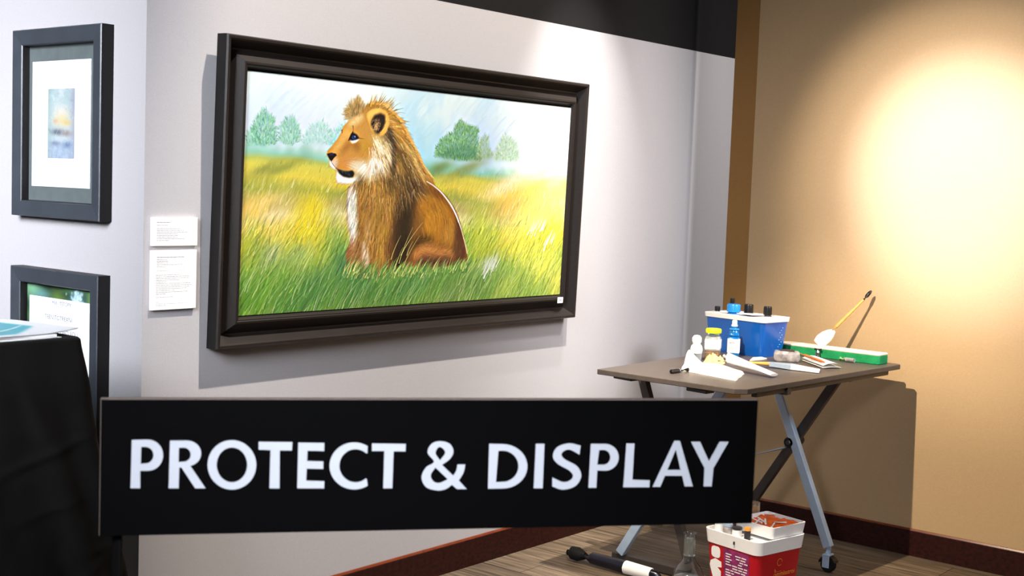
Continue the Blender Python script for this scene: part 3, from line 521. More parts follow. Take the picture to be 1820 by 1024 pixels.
    for a_, b_ in zip([(353.7,315.7),(375.2,323.5),(379.4,308.7),(395.4,309.0),(386.3,331.3),(365.4,334.5),(424.7,339.8),(514.2,338.3)], [(376.8,271.5),(407.8,256.7),(434.2,247.3),(409.7,283.0),(427.9,271.8),(383.7,293.9),(436.4,313.5),(523.6,311.3)]): cv.stroke(a_, (a_[0]*.6+b_[0]*.4-2, a_[1]*.5+b_[1]*.5), b_, 1.4, .5, (204, 192, 110), .85)
    cv.a = cv.a+.55*(cv.a-blur(cv.a, 4))+.25*(cv.a-blur(cv.a, 12))
    return np.clip(cv.a, 0, 1)

# ================================================================ SETTING
WX = 3.009; ZT = 2.1637; ZB = .1142
struct('floor', MB().box((1.0, -2.0, -.02), (14, 10, .04)), M['floor'])
struct('wall_back', MB().box((2.4, .06, ZT/2), (4.8, .12, ZT)), M['wall'])
struct('wall_left', MB().box((.06, 1.62, ZT/2), (.12, 3.0, ZT)), M['wall'])
struct('trim_1', MB().box((2.4, .063, (ZT+4.2)/2), (4.8, .12, 4.2-ZT)), M['fascia'])
struct('trim_2', MB().box((.063, 1.62, (ZT+4.2)/2), (.114, 2.99, 4.2-ZT)), M['fascia'])
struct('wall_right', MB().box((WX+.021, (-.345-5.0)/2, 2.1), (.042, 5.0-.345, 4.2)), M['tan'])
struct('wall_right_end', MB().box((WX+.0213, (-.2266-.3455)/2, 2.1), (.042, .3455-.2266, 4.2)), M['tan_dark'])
bprof = [(0, 0), (.012, 0), (.012, ZB-.008), (.006, ZB), (0, ZB)]
def base_run(name, p, q, nrm, m):
    p, q, nrm = V(p), V(q), V(nrm); vs = [e+nrm*a+V((0, 0, b)) for e in (p, q) for a, b in bprof]; k = len(bprof)
    o = struct(name, MB().add(vs, [[i, (i+1) % k, k+(i+1) % k, k+i] for i in range(k)]+[list(range(k)), [k+i for i in range(k)]]), m)
    mb = MB(); vs = [e+nrm*a+V((0, 0, b)) for e in (p, q) for a, b in ((.012, ZB-.0085), (.0065, ZB+.0005), (0, ZB+.0005), (0, ZB-.0085))]
    mb.add(vs, [[i, (i+1) % 4, 4+(i+1) % 4, 4+i] for i in range(4)]+[[0, 1, 2, 3], [4, 5, 6, 7]]); mb.build('top_lit_edge', M['lit_edge'], o); return o
base_run('baseboard_back', (-.012, -.0005, 0), (4.8, -.0005, 0), (0, -1, 0), M['mahog2'])
base_run('baseboard_left', (-.0005, .0005, 0), (-.0005, 3.1, 0), (-1, 0, 0), M['mahog'])
base_run('baseboard_right', (WX-.0005, -.2266, 0), (WX-.0005, -5.0, 0), (-1, 0, 0), M['mahog'])

# ================================================================ THE LION PICTURE
FX, FY, FZ, FW, FH, TILT = .2291, -.010, .960, 1.8589, .9699, .0266
fu = V((1, 0, 0)); fv = V((0, -math.sin(TILT), math.cos(TILT))); fn = V((0, -math.cos(TILT), -math.sin(TILT))); FO = V((FX, FY, FZ))
t = thing('framed_painting', FO, 'large painting of a seated lion in tall grass, in a wide dark espresso frame', 'painting')
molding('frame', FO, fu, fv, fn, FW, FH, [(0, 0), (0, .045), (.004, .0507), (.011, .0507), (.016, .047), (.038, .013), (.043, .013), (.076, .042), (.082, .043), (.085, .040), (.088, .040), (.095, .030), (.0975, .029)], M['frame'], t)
paint_sheet('canvas', paint_lion(880, 403)*.93, FO+fu*.094+fv*.866+fn*.0305, fu*1.672, -fv*.766, M['lion'], t)
MB().box(FO+fu*FW/2+fv*FH/2+fn*.010, (FW-.16, .018, FH-.16), 0, Matrix((fu, fn, fv)).transposed()).build('backing_board', M['fascia'], t)
c = FO+fu*1.748+fv*.078+fn*.0475
tg = MB().box(c, (.036, .002, .024), .0005, Matrix((fu, fn, fv)).transposed()).build('price_tag', M['card'], t); tag(tg, 'tiny white tag on the frame corner')
MB().box(c+fn*.0013+fv*.001, (.013, .0006, .003), 0, Matrix((fu, fn, fv)).transposed()).build('print_line', M['ink_dark'], tg)
# hanging cleats behind it
MB().box((1.16, -.012, 1.80), (1.2, .02, .04), .002).build('wall_cleat', M['fascia'], t)

# ================================================================ SMALL FRAMED PICTURES ON THE LEFT WALL
lu = V((0, -1, 0)); lv = V((0, 0, 1)); ln = V((-1, 0, 0))       # on that wall, left to right is -y
def abstract(w, h):
    cv = Canvas(w, h, (.88, .93, .94))
    n1 = noise(h, w, 12, 18, 3); n2 = noise(h, w, 6, 9, 3)
    cv.put(np.clip((n1-.4)*3, 0, 1)*np.clip(1-cv.Y/h*1.6, 0, 1), (176, 206, 206), .8)
    cv.put(np.clip(1-cv.X/w*3, 0, 1), (150, 186, 180), .7); cv.put(np.clip((cv.X/w-.75)*4, 0, 1), (158, 158, 186), .7)
    cv.spot(w*.52, h*.42, w*.28, h*.13, (255, 226, 158), .9); cv.spot(w*.5, h*.33, w*.2, h*.07, (255, 246, 232), .9); cv.spot(w*.72, h*.49, w*.16, h*.04, (248, 204, 96), .8); cv.spot(w*.3, h*.47, w*.12, h*.04, (244, 190, 140), .8)
    cv.spot(w*.36, h*.62, w*.24, h*.05, (84, 92, 110), .9); cv.spot(w*.72, h*.64, w*.2, h*.05, (150, 130, 120), .8)
    cv.put(np.clip((cv.Y/h-.7)*9, 0, 1)*np.clip(n2*1.3, 0, 1), (150, 176, 214), .8); cv.spot(w*.3, h*.78, w*.2, h*.03, (110, 120, 150), .7); cv.spot(w*.72, h*.8, w*.16, h*.05, (84, 110, 160), .7)
    for i in range(240):
        x, y = rng.uniform(0, w), rng.uniform(0, h); c = jit(cv.at(x, y), .1); a = rng.uniform(0, 6.3); L = rng.uniform(2, 8); cv.stroke((x, y), (x+L*.4, y+L*.2), (x+math.cos(a)*L, y+math.sin(a)*L), 1.4, .5, c, .7)
    return np.clip(cv.a*.70+.10, 0, 1)
def bokeh(w, h):
    cv = Canvas(w, h, (.13, .22, .16)); n1 = noise(h, w, 40, 30, 3)
    cv.put(np.clip((n1-.45)*4, 0, 1), (92, 140, 80), .8)
    for x, y, rx, ry, c, a in ((.1, .06, .14, .08, (120, 170, 130), .9), (.24, .10, .14, .05, (120, 172, 168), .8), (.36, .02, .1, .03, (20, 26, 22), .9), (.28, .17, .16, .07, (28, 40, 48), .95), (.48, .02, .08, .03, (14, 18, 16), .9), (.45, .12, .1, .09, (96, 120, 52), .9), (.55, .16, .07, .06, (150, 160, 70), .8), (.74, .13, .13, .1, (44, 74, 92), .95), (.72, .07, .07, .05, (170, 206, 214), .7), (.64, .15, .05, .05, (130, 190, 196), .7), (.78, .2, .1, .05, (22, 34, 54), .9), (.92, .08, .08, .08, (120, 160, 84), .9), (.94, .19, .08, .06, (160, 180, 90), .8), (.04, .4, .1, .2, (26, 50, 50), .8)):
        cv.spot(x*w, y*h, rx*w, ry*h, c, a)
    for i in range(160):
        x, y = w*.72+rng.normal(0, w*.05), h*.11+rng.normal(0, h*.045); cv.spot(x, y, 1.5, 1.5, jit((196, 226, 232), .08), .6)
    return np.clip(cv.a, 0, 1)
sprof = [(0, 0), (0, .042), (.003, .045), (.047, .040), (.050, .037), (.052, .014)]
# upper one
O = V((0, .664, 1.345)); W_, H_ = .5, .5935
t = thing('framed_print', O, 'upper black framed small print with a broad white mat on the left wall', 'framed picture')
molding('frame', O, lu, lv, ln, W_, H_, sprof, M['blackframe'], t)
MB().box(O+lu*W_/2+lv*H_/2+ln*.010, (.006, W_-.08, H_-.08)).build('dark_mat', M['mat_dark'], t)
MB().box((-.0145, .4257, 1.6405), (.003, .330, .397), .0008).build('white_mat', M['mat_white'], t)
paint_sheet('print', abstract(60, 92), V((-.0168, .496, 1.751)), lu*.150, -lv*.218, M['print_'], t)
MB().box(O+lu*W_/2+lv*H_/2+ln*.0225, (.002, W_-.096, H_-.096)).build('glazing', M['glazing'], t)
# lower one
O = V((0, .667, .587))
t = thing('framed_print', O, 'lower black framed photo print on the left wall, partly behind the black-draped display table', 'framed picture')
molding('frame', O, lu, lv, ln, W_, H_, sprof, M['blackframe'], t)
MB().box(O+lu*W_/2+lv*H_/2+ln*.008, (.004, W_-.08, H_-.08)).build('backing_board', M['fascia'], t)
paint_sheet('print', bokeh(150, 180), V((-.0125, .624, 1.138)), lu*.412, -lv*.50, M['print_'], t)
cd = MB().box((-.0165, .421, .9), (.003, .345, .376), .0006).build('text_card', M['paper'], t); tag(cd, 'white card with three lines of grey capitals')
for ln_ in (('MIB  ITETOPY', .0, .128, .018), ('TBENITOTREANI', -.018, .080, .021), ('ENVIER, DIBTLEOU', .004, .036, .021)): words('lettering', [ln_], V((-.0184, .405, .94)), lu, lv, ln, M['ink_dark'], cd)

# ================================================================ CAPTION CARDS
cn = V((0, -1, 0))
def caption(loc, w, h, label, rows):
    t = thing('caption_card', loc, label, 'wall label', 'caption cards beside the lion painting')
    b = MB().box((loc[0]+w/2, -.0055, loc[2]+h/2), (w, .013, h), .0008).build('card', M['card'], t)
    dashes('small_print', rows, V((loc[0], -.012, loc[2])), fu, lv, cn, M['ink'], t); return t
caption((.024, 0, 1.281), .162, .085, 'smaller white caption card, above the taller one left of the lion painting', [(.014, .070, .05, .0016), (.014, .062, .04, .001)]+[(.014, .052-.0052*i, l, .0012) for i, l in enumerate((.085, .10, .115, .075, .078, .076, .10, .045))])
caption((.0235, 0, 1.088), .161, .180, 'taller white caption card full of small print, below the smaller card', [(.016, .158, .10, .0018), (.016, .152, .04, .001), (.016, .146, .042, .0016), (.016, .142, .046, .001), (.016, .136, .092, .0012), (.016, .130, .034, .001), (.014, .118, .128, .0007)]+[(.014, .105-.0052*i, l, .0011) for i, l in enumerate((.095, .12, .12, .088, .04, .125, .128, .124, .11, .07, .115, .035))]+[(.014, .038, .062, .001), (.014, .023, .012, .001), (.012, .018, .125, .0008), (.014, .013, .036, .001)])

# ================================================================ DRAPED DISPLAY TABLE
CT = 1.10
t = thing('draped_table', (-.93, -.31, 0), 'tall display table covered to the floor in creased black cloth', 'table')
X0, X1, Y0, Y1 = -1.36, -.540, -.548, -.05
def hull(s, off):
    "rounded rectangle path, s in 0..1, pushed out by off"
    r = .03+off*.6; xs = (X0-off+r, X1+off-r); ys = (Y0-off+r, Y1+off-r); lx, ly, q = xs[1]-xs[0], ys[1]-ys[0], math.pi*r/2; tot = 2*(lx+ly)+4*q; d = s*tot
    for cx, cy, dx, dy, L in ((xs[0], ys[0], 1, 0, lx), (xs[1], ys[0], 0, 1, ly), (xs[1], ys[1], -1, 0, lx), (xs[0], ys[1], 0, -1, ly)):
        nx, ny = dy, -dx
        if d <= L: return V((cx+dx*d+nx*r, cy+dy*d+ny*r, 0)), V((nx, ny, 0))
        d -= L
        if d <= q:
            a = d/r; ex, ey = cx+dx*L, cy+dy*L; v = V((nx*math.cos(a)+dx*math.sin(a), ny*math.cos(a)+dy*math.sin(a), 0)); return V((ex, ey, 0))+v*r, v
        d -= q
    return V((xs[0], ys[0]-r, 0)), V((0, -1, 0))
from mathutils import noise as mn
mb = MB(); NU, NV = 420, 150; vs = []
for j in range(NV+1):
    k = j/NV; z = CT-(CT-.012)*k
    for i in range(NU):
        s = i/NU; p, nrm = hull(s, .21*k**1.15)
        f = .016*k*math.sin(s*2*math.pi*17+1.2*math.sin(s*31))+.010*k*math.sin(s*2*math.pi*29+k*2)
        x = p.x; c = 0
        if nrm.y < -.3:                                             # the creases across the front
            for (ax, az, bx, bz, w, h) in ((-.80, .80, -.50, .88, .010, .009), (-.78, .69, -.48, .745, .008, .006), (-.74, .50, -.48, .60, .008, .007), (-.64, .605, -.52, .46, .010, .009), (-.60, .60, -.46, .605, .007, .007), (-.74, .42, -.60, .50, .012, .008), (-.85, .58, -.70, .47, .012, .008), (-.72, 1.06, -.66, .86, .02, .008), (-.56, 1.08, -.50, .90, .016, .007)):
                dx, dz = bx-ax, bz-az; u = max(0, min(1, ((x-ax)*dx+(z-az)*dz)/(dx*dx+dz*dz))); d = math.hypot(x-ax-u*dx, z-az-u*dz)
                c += .55*h*math.exp(-(d/w)**2)*math.sin(math.pi*min(1, max(.05, u*1.0+.02)))**.5*1.2
        f += c+.010*k*mn.noise(V((p.x*5, p.y*5, z*4)))+.0035*mn.noise(V((p.x*22, p.y*22, z*18)))*min(1, k*5)
        q = p+nrm*(f-.0)
        vs.append((q.x, q.y, z-(.004 if j == 0 else 0)))
mb.add(vs, [[j*NU+i, j*NU+(i+1) % NU, (j+1)*NU+(i+1) % NU, (j+1)*NU+i] for j in range(NV) for i in range(NU)])
mb.build('tablecloth', M['cloth'], t, True)
mb = MB(); ring = [hull(i/NU, -.004)[0] for i in range(NU)]
mb.add([(p.x, p.y, CT) for p in ring]+[(hull(i/NU, .0)[0].x, hull(i/NU, .0)[0].y, CT-.004) for i in range(NU)], [list(range(NU))]+[[i, (i+1) % NU, NU+(i+1) % NU, NU+i] for i in range(NU)])
mb.build('cloth_top', M['cloth'], t)
MB().box((-.95, -.30, CT-.02), (.76, .46, .024), .003).build('tabletop', M['fascia'], t)
for x in (-1.29, -.62):
    for y in (-.49, -.12): MB().box((x, y, .535), (.035, .035, 1.07), .003).build('leg', M['stand'], t)

# leaflets lying on it
def leaf_img(w, h, pic):
    cv = Canvas(w, h, (.97, .97, .98))
    if pic:
        cv.poly([(w*.05, h*.2), (w*.86, h*.26), (w*.90, h*.66), (w*.66, h*.90), (w*.05, h*.92)], (28, 176, 196), 1)
        for i in range(70):
            x, y = rng.uniform(w*.05, w*.7), rng.uniform(h*.3, h*.8); cv.stroke((x, y), (x+8, y-2), (x+18, y-1), 3, 1, jit((60, 190, 200) if rng.random() > .4 else (20, 140, 170), .08), .5)
        cv.stroke((w*.45, h*.80), (w*.65, h*.78), (w*.88, h*.58), 4, 1.5, (236, 246, 244), .9)
    return np.clip(cv.a, 0, 1)
t = thing('leaflet', (-.76, -.33, CT+.001), 'white leaflet with a turquoise picture, uppermost on the black-draped table', 'leaflet')
paint_sheet('printed_page', leaf_img(120, 90, True), V((-.99, -.14, CT+.010)), V((.43, .012, 0)), V((.035, -.372, 0)), M['leaflet'], t, lambda u, v: .010*np.clip((u-.7)/.3, 0, 1)**2*v+.0015*np.sin(v*5))
mb = MB(); a = V((-.99, -.14, CT+.0085)); e, f = V((.43, .012, 0)), V((.035, -.372, 0))
mb.grid(lambda u, v: a+e*u+f*v+V((0, 0, .010*max(0, (u-.7)/.3)**2*v+.0015*math.sin(v*5)-.0005)), 20, 14); mb.build('back_page', M['paper'], t, True, fix=False)
MB().box((-.78, -.33, CT+.004), (.40, .33, .006), .001, Matrix.Rotation(R(-3), 3, 'Z')).build('inner_pages', M['paper'], t)
t = MB().box((-.82, -.355, CT+.0006), (.46, .34, .0012), 0, Matrix.Rotation(R(2), 3, 'Z')).build('leaflet', M['paper']); tag(t, 'plain white sheet lying under the turquoise leaflet', 'leaflet')

# ================================================================ FOREGROUND SIGN
SX, SY, SZ, SW, SH, ex, ey = (-1.2465,-1.6947,0.9796,0.9929,0.1985,0.7834,-0.6216)
su = V((ex, ey, 0)); sv = V((0, 0, 1)); sn = V((ey, -ex, 0)); SO = V((SX, SY, SZ)); RM = Matrix((su, sn, sv)).transposed()
pb = SO+su*.024-sn*.022
t = thing('sign', (pb.x, pb.y, 0), 'wide black sign board in front reading PROTECT & DISPLAY in white capitals', 'sign')
MB().box(SO+su*SW/2+sv*SH/2-sn*.006, (SW, .012, SH), .0006, RM).build('edge_band', M['edge'], t)
MB().box(SO+su*SW/2+sv*SH/2-sv*.0008+su*.0006+sn*.0004, (SW-.0006, .0012, SH-.0016), .0003, RM).build('board', M['board'], t)
outline('lettering', [
[(0.0434,0.1391),(0.0656,0.1395),(0.0695,0.1391),(0.0732,0.1379),(0.0767,0.1361),(0.0799,0.1335),(0.0825,0.1304),(0.0847,0.1269),(0.0861,0.1229),(0.0869,0.1188),(0.0870,0.1146),(0.0863,0.1105),(0.0850,0.1066),(0.0830,0.1031),(0.0804,0.1000),(0.0773,0.0975),(0.0739,0.0957),(0.0701,0.0946),(0.0663,0.0942),(0.0556,0.0943),(0.0560,0.0690),(0.0426,0.0690)],
[(0.0566,0.1289),(0.0625,0.1289),(0.0645,0.1287),(0.0665,0.1280),(0.0683,0.1271),(0.0699,0.1257),(0.0713,0.1241),(0.0724,0.1222),(0.0731,0.1201),(0.0735,0.1179),(0.0736,0.1157),(0.0732,0.1136),(0.0725,0.1115),(0.0715,0.1096),(0.0702,0.1080),(0.0686,0.1067),(0.0668,0.1057),(0.0649,0.1051),(0.0629,0.1049),(0.0562,0.1045)],
[(0.0962,0.1378),(0.1191,0.1379),(0.1226,0.1376),(0.1260,0.1368),(0.1292,0.1355),(0.1321,0.1337),(0.1347,0.1315),(0.1368,0.1289),(0.1384,0.1261),(0.1395,0.1230),(0.1400,0.1198),(0.1400,0.1166),(0.1393,0.1135),(0.1381,0.1105),(0.1363,0.1078),(0.1340,0.1054),(0.1314,0.1034),(0.1284,0.1019),(0.1251,0.1008),(0.1473,0.0676),(0.1324,0.0678),(0.1128,0.0985),(0.1098,0.0985),(0.1093,0.0681),(0.0953,0.0683)],
[(0.1088,0.1273),(0.1156,0.1275),(0.1173,0.1273),(0.1190,0.1268),(0.1206,0.1259),(0.1220,0.1248),(0.1232,0.1234),(0.1242,0.1218),(0.1249,0.1200),(0.1252,0.1182),(0.1252,0.1163),(0.1250,0.1144),(0.1244,0.1127),(0.1235,0.1111),(0.1223,0.1097),(0.1209,0.1086),(0.1193,0.1077),(0.1177,0.1072),(0.1159,0.1071),(0.1087,0.1064)],
[(0.2185,0.1014),(0.2182,0.0962),(0.2173,0.0911),(0.2156,0.0862),(0.2133,0.0817),(0.2104,0.0775),(0.2070,0.0739),(0.2031,0.0708),(0.1988,0.0683),(0.1942,0.0666),(0.1893,0.0655),(0.1844,0.0652),(0.1795,0.0657),(0.1746,0.0669),(0.1700,0.0687),(0.1656,0.0713),(0.1616,0.0745),(0.1580,0.0782),(0.1550,0.0824),(0.1526,0.0870),(0.1508,0.0919),(0.1497,0.0969),(0.1492,0.1021),(0.1495,0.1073),(0.1504,0.1123),(0.1521,0.1172),(0.1543,0.1217),(0.1572,0.1258),(0.1606,0.1294),(0.1645,0.1325),(0.1688,0.1350),(0.1734,0.1367),(0.1782,0.1378),(0.1831,0.1381),(0.1880,0.1377),(0.1929,0.1366),(0.1975,0.1347),(0.2019,0.1322),(0.2059,0.1290),(0.2095,0.1253),(0.2126,0.1211),(0.2150,0.1165),(0.2169,0.1116),(0.2180,0.1065)],
[(0.2054,0.1015),(0.2052,0.0971),(0.2043,0.0928),(0.2028,0.0887),(0.2007,0.0851),(0.1980,0.0819),(0.1950,0.0794),(0.1916,0.0776),(0.1880,0.0764),(0.1842,0.0761),(0.1804,0.0765),(0.1768,0.0777),(0.1733,0.0797),(0.1702,0.0823),(0.1675,0.0854),(0.1652,0.0891),(0.1636,0.0932),(0.1625,0.0975),(0.1621,0.1019),(0.1624,0.1064),(0.1633,0.1107),(0.1648,0.1147),(0.1668,0.1183),(0.1694,0.1214),(0.1725,0.1240),(0.1758,0.1258),(0.1795,0.1270),(0.1832,0.1273),(0.1870,0.1269),(0.1906,0.1257),(0.1941,0.1238),(0.1972,0.1212),(0.2000,0.1181),(0.2022,0.1144),(0.2039,0.1103),(0.2050,0.1060)],
[(0.2211,0.1355),(0.2695,0.1348),(0.2693,0.1223),(0.2517,0.1224),(0.2525,0.0662),(0.2380,0.0664),(0.2383,0.1230),(0.2213,0.1239)],
[(0.2781,0.1339),(0.3160,0.1332),(0.3160,0.1211),(0.2919,0.1218),(0.2915,0.1066),(0.3153,0.1056),(0.3154,0.0944),(0.2913,0.0951),(0.2909,0.0772),(0.3174,0.0761),(0.3174,0.0653),(0.2782,0.0659)],
[(0.3799,0.1279),(0.3764,0.1299),(0.3727,0.1314),(0.3688,0.1326),(0.3648,0.1334),(0.3608,0.1337),(0.3568,0.1336),(0.3528,0.1331),(0.3490,0.1322),(0.3453,0.1308),(0.3417,0.1291),(0.3385,0.1270),(0.3354,0.1246),(0.3327,0.1218),(0.3304,0.1188),(0.3284,0.1155),(0.3268,0.1120),(0.3256,0.1084),(0.3248,0.1046),(0.3244,0.1008),(0.3245,0.0969),(0.3251,0.0930),(0.3261,0.0893),(0.3274,0.0856),(0.3292,0.0821),(0.3314,0.0787),(0.3339,0.0756),(0.3368,0.0728),(0.3400,0.0703),(0.3434,0.0681),(0.3470,0.0663),(0.3508,0.0649),(0.3547,0.0639),(0.3587,0.0633),(0.3627,0.0631),(0.3668,0.0634),(0.3707,0.0641),(0.3745,0.0652),(0.3782,0.0667),(0.3816,0.0686),(0.3800,0.0780),(0.3786,0.0796),(0.3760,0.0776),(0.3731,0.0760),(0.3701,0.0748),(0.3669,0.0741),(0.3636,0.0739),(0.3603,0.0742),(0.3571,0.0749),(0.3540,0.0760),(0.3510,0.0776),(0.3483,0.0796),(0.3458,0.0819),(0.3437,0.0846),(0.3419,0.0875),(0.3405,0.0906),(0.3395,0.0939),(0.3390,0.0973),(0.3389,0.1007),(0.3393,0.1040),(0.3401,0.1073),(0.3413,0.1104),(0.3429,0.1133),(0.3449,0.1159),(0.3473,0.1181),(0.3499,0.1201),(0.3527,0.1216),(0.3558,0.1227),(0.3590,0.1233),(0.3623,0.1235),(0.3655,0.1232),(0.3687,0.1224),(0.3719,0.1212),(0.3748,0.1196),(0.3775,0.1176),(0.3797,0.1172)],
[(0.3859,0.1320),(0.4365,0.1311),(0.4363,0.1197),(0.4186,0.1199),(0.4183,0.0640),(0.4047,0.0642),(0.4046,0.1205),(0.3862,0.1206)],
[(0.5311,0.0614),(0.5160,0.0616),(0.5084,0.0683),(0.5072,0.0674),(0.5060,0.0664),(0.5048,0.0655),(0.5036,0.0645),(0.5024,0.0636),(0.5011,0.0628),(0.4996,0.0621),(0.4980,0.0615),(0.4964,0.0610),(0.4946,0.0605),(0.4928,0.0601),(0.4909,0.0598),(0.4889,0.0597),(0.4868,0.0598),(0.4845,0.0601),(0.4819,0.0605),(0.4792,0.0610),(0.4765,0.0617),(0.4739,0.0626),(0.4715,0.0637),(0.4695,0.0650),(0.4678,0.0666),(0.4662,0.0685),(0.4648,0.0706),(0.4636,0.0729),(0.4627,0.0753),(0.4620,0.0776),(0.4617,0.0798),(0.4618,0.0820),(0.4623,0.0843),(0.4630,0.0866),(0.4640,0.0889),(0.4652,0.0911),(0.4665,0.0932),(0.4678,0.0950),(0.4693,0.0965),(0.4714,0.0978),(0.4736,0.0989),(0.4758,0.0999),(0.4777,0.1010),(0.4791,0.1022),(0.4797,0.1036),(0.4793,0.1053),(0.4780,0.1072),(0.4762,0.1092),(0.4741,0.1112),(0.4721,0.1133),(0.4706,0.1154),(0.4698,0.1173),(0.4696,0.1193),(0.4699,0.1213),(0.4704,0.1234),(0.4712,0.1254),(0.4723,0.1273),(0.4735,0.1289),(0.4748,0.1304),(0.4762,0.1315),(0.4779,0.1325),(0.4799,0.1334),(0.4819,0.1340),(0.4840,0.1345),(0.4861,0.1348),(0.4882,0.1349),(0.4903,0.1348),(0.4925,0.1346),(0.4948,0.1341),(0.4970,0.1335),(0.4992,0.1327),(0.5011,0.1318),(0.5028,0.1307),(0.5042,0.1295),(0.5054,0.1281),(0.5065,0.1265),(0.5074,0.1249),(0.5081,0.1231),(0.5086,0.1214),(0.5089,0.1198),(0.5088,0.1182),(0.5086,0.1165),(0.5081,0.1148),(0.5074,0.1131),(0.5065,0.1115),(0.5055,0.1099),(0.5043,0.1083),(0.5030,0.1069),(0.5014,0.1055),(0.4996,0.1041),(0.4977,0.1028),(0.4958,0.1015),(0.4939,0.1002),(0.4921,0.0989),(0.5099,0.0820),(0.5105,0.0832),(0.5112,0.0843),(0.5119,0.0855),(0.5126,0.0866),(0.5132,0.0878),(0.5138,0.0890),(0.5142,0.0902),(0.5146,0.0914),(0.5148,0.0927),(0.5150,0.0940),(0.5152,0.0953),(0.5153,0.0966),(0.5154,0.0979),(0.5156,0.0992),(0.5276,0.0991),(0.5273,0.0973),(0.5271,0.0956),(0.5269,0.0938),(0.5266,0.0920),(0.5263,0.0903),(0.5259,0.0885),(0.5253,0.0868),(0.5246,0.0850),(0.5237,0.0833),(0.5227,0.0816),(0.5217,0.0799),(0.5206,0.0782),(0.5196,0.0765),(0.5186,0.0748)],
[(0.4893,0.1259),(0.4904,0.1253),(0.4916,0.1245),(0.4930,0.1233),(0.4943,0.1220),(0.4953,0.1206),(0.4961,0.1191),(0.4964,0.1177),(0.4961,0.1162),(0.4953,0.1145),(0.4943,0.1128),(0.4930,0.1110),(0.4916,0.1093),(0.4903,0.1075),(0.4891,0.1057),(0.4880,0.1072),(0.4868,0.1086),(0.4856,0.1101),(0.4845,0.1115),(0.4834,0.1130),(0.4826,0.1143),(0.4820,0.1156),(0.4818,0.1169),(0.4817,0.1181),(0.4819,0.1193),(0.4822,0.1204),(0.4827,0.1215),(0.4832,0.1224),(0.4837,0.1232),(0.4843,0.1240),(0.4849,0.1247),(0.4857,0.1253),(0.4866,0.1258),(0.4875,0.1261),(0.4884,0.1261)],
[(0.4822,0.0949),(0.4811,0.0933),(0.4800,0.0917),(0.4789,0.0901),(0.4778,0.0886),(0.4768,0.0870),(0.4761,0.0855),(0.4757,0.0840),(0.4756,0.0826),(0.4758,0.0811),(0.4762,0.0796),(0.4768,0.0782),(0.4776,0.0769),(0.4784,0.0757),(0.4793,0.0747),(0.4802,0.0738),(0.4813,0.0730),(0.4826,0.0724),(0.4839,0.0718),(0.4853,0.0715),(0.4868,0.0713),(0.4884,0.0713),(0.4901,0.0716),(0.4919,0.0722),(0.4938,0.0730),(0.4958,0.0739),(0.4979,0.0748),(0.4999,0.0758),(0.5018,0.0766)],
[(0.5632,0.1304),(0.5839,0.1300),(0.5910,0.1294),(0.5979,0.1276),(0.6043,0.1247),(0.6102,0.1209),(0.6151,0.1162),(0.6191,0.1108),(0.6219,0.1049),(0.6235,0.0986),(0.6237,0.0923),(0.6226,0.0860),(0.6203,0.0802),(0.6167,0.0748),(0.6121,0.0702),(0.6066,0.0664),(0.6003,0.0637),(0.5935,0.0620),(0.5865,0.0615),(0.5637,0.0615)],
[(0.5777,0.1193),(0.5843,0.1198),(0.5888,0.1194),(0.5932,0.1181),(0.5973,0.1161),(0.6011,0.1134),(0.6042,0.1101),(0.6068,0.1063),(0.6086,0.1022),(0.6096,0.0978),(0.6097,0.0934),(0.6091,0.0890),(0.6076,0.0849),(0.6053,0.0811),(0.6024,0.0779),(0.5989,0.0752),(0.5949,0.0733),(0.5906,0.0721),(0.5861,0.0718),(0.5758,0.0716)],
[(0.6356,0.1300),(0.6491,0.1299),(0.6490,0.0610),(0.6349,0.0612)],
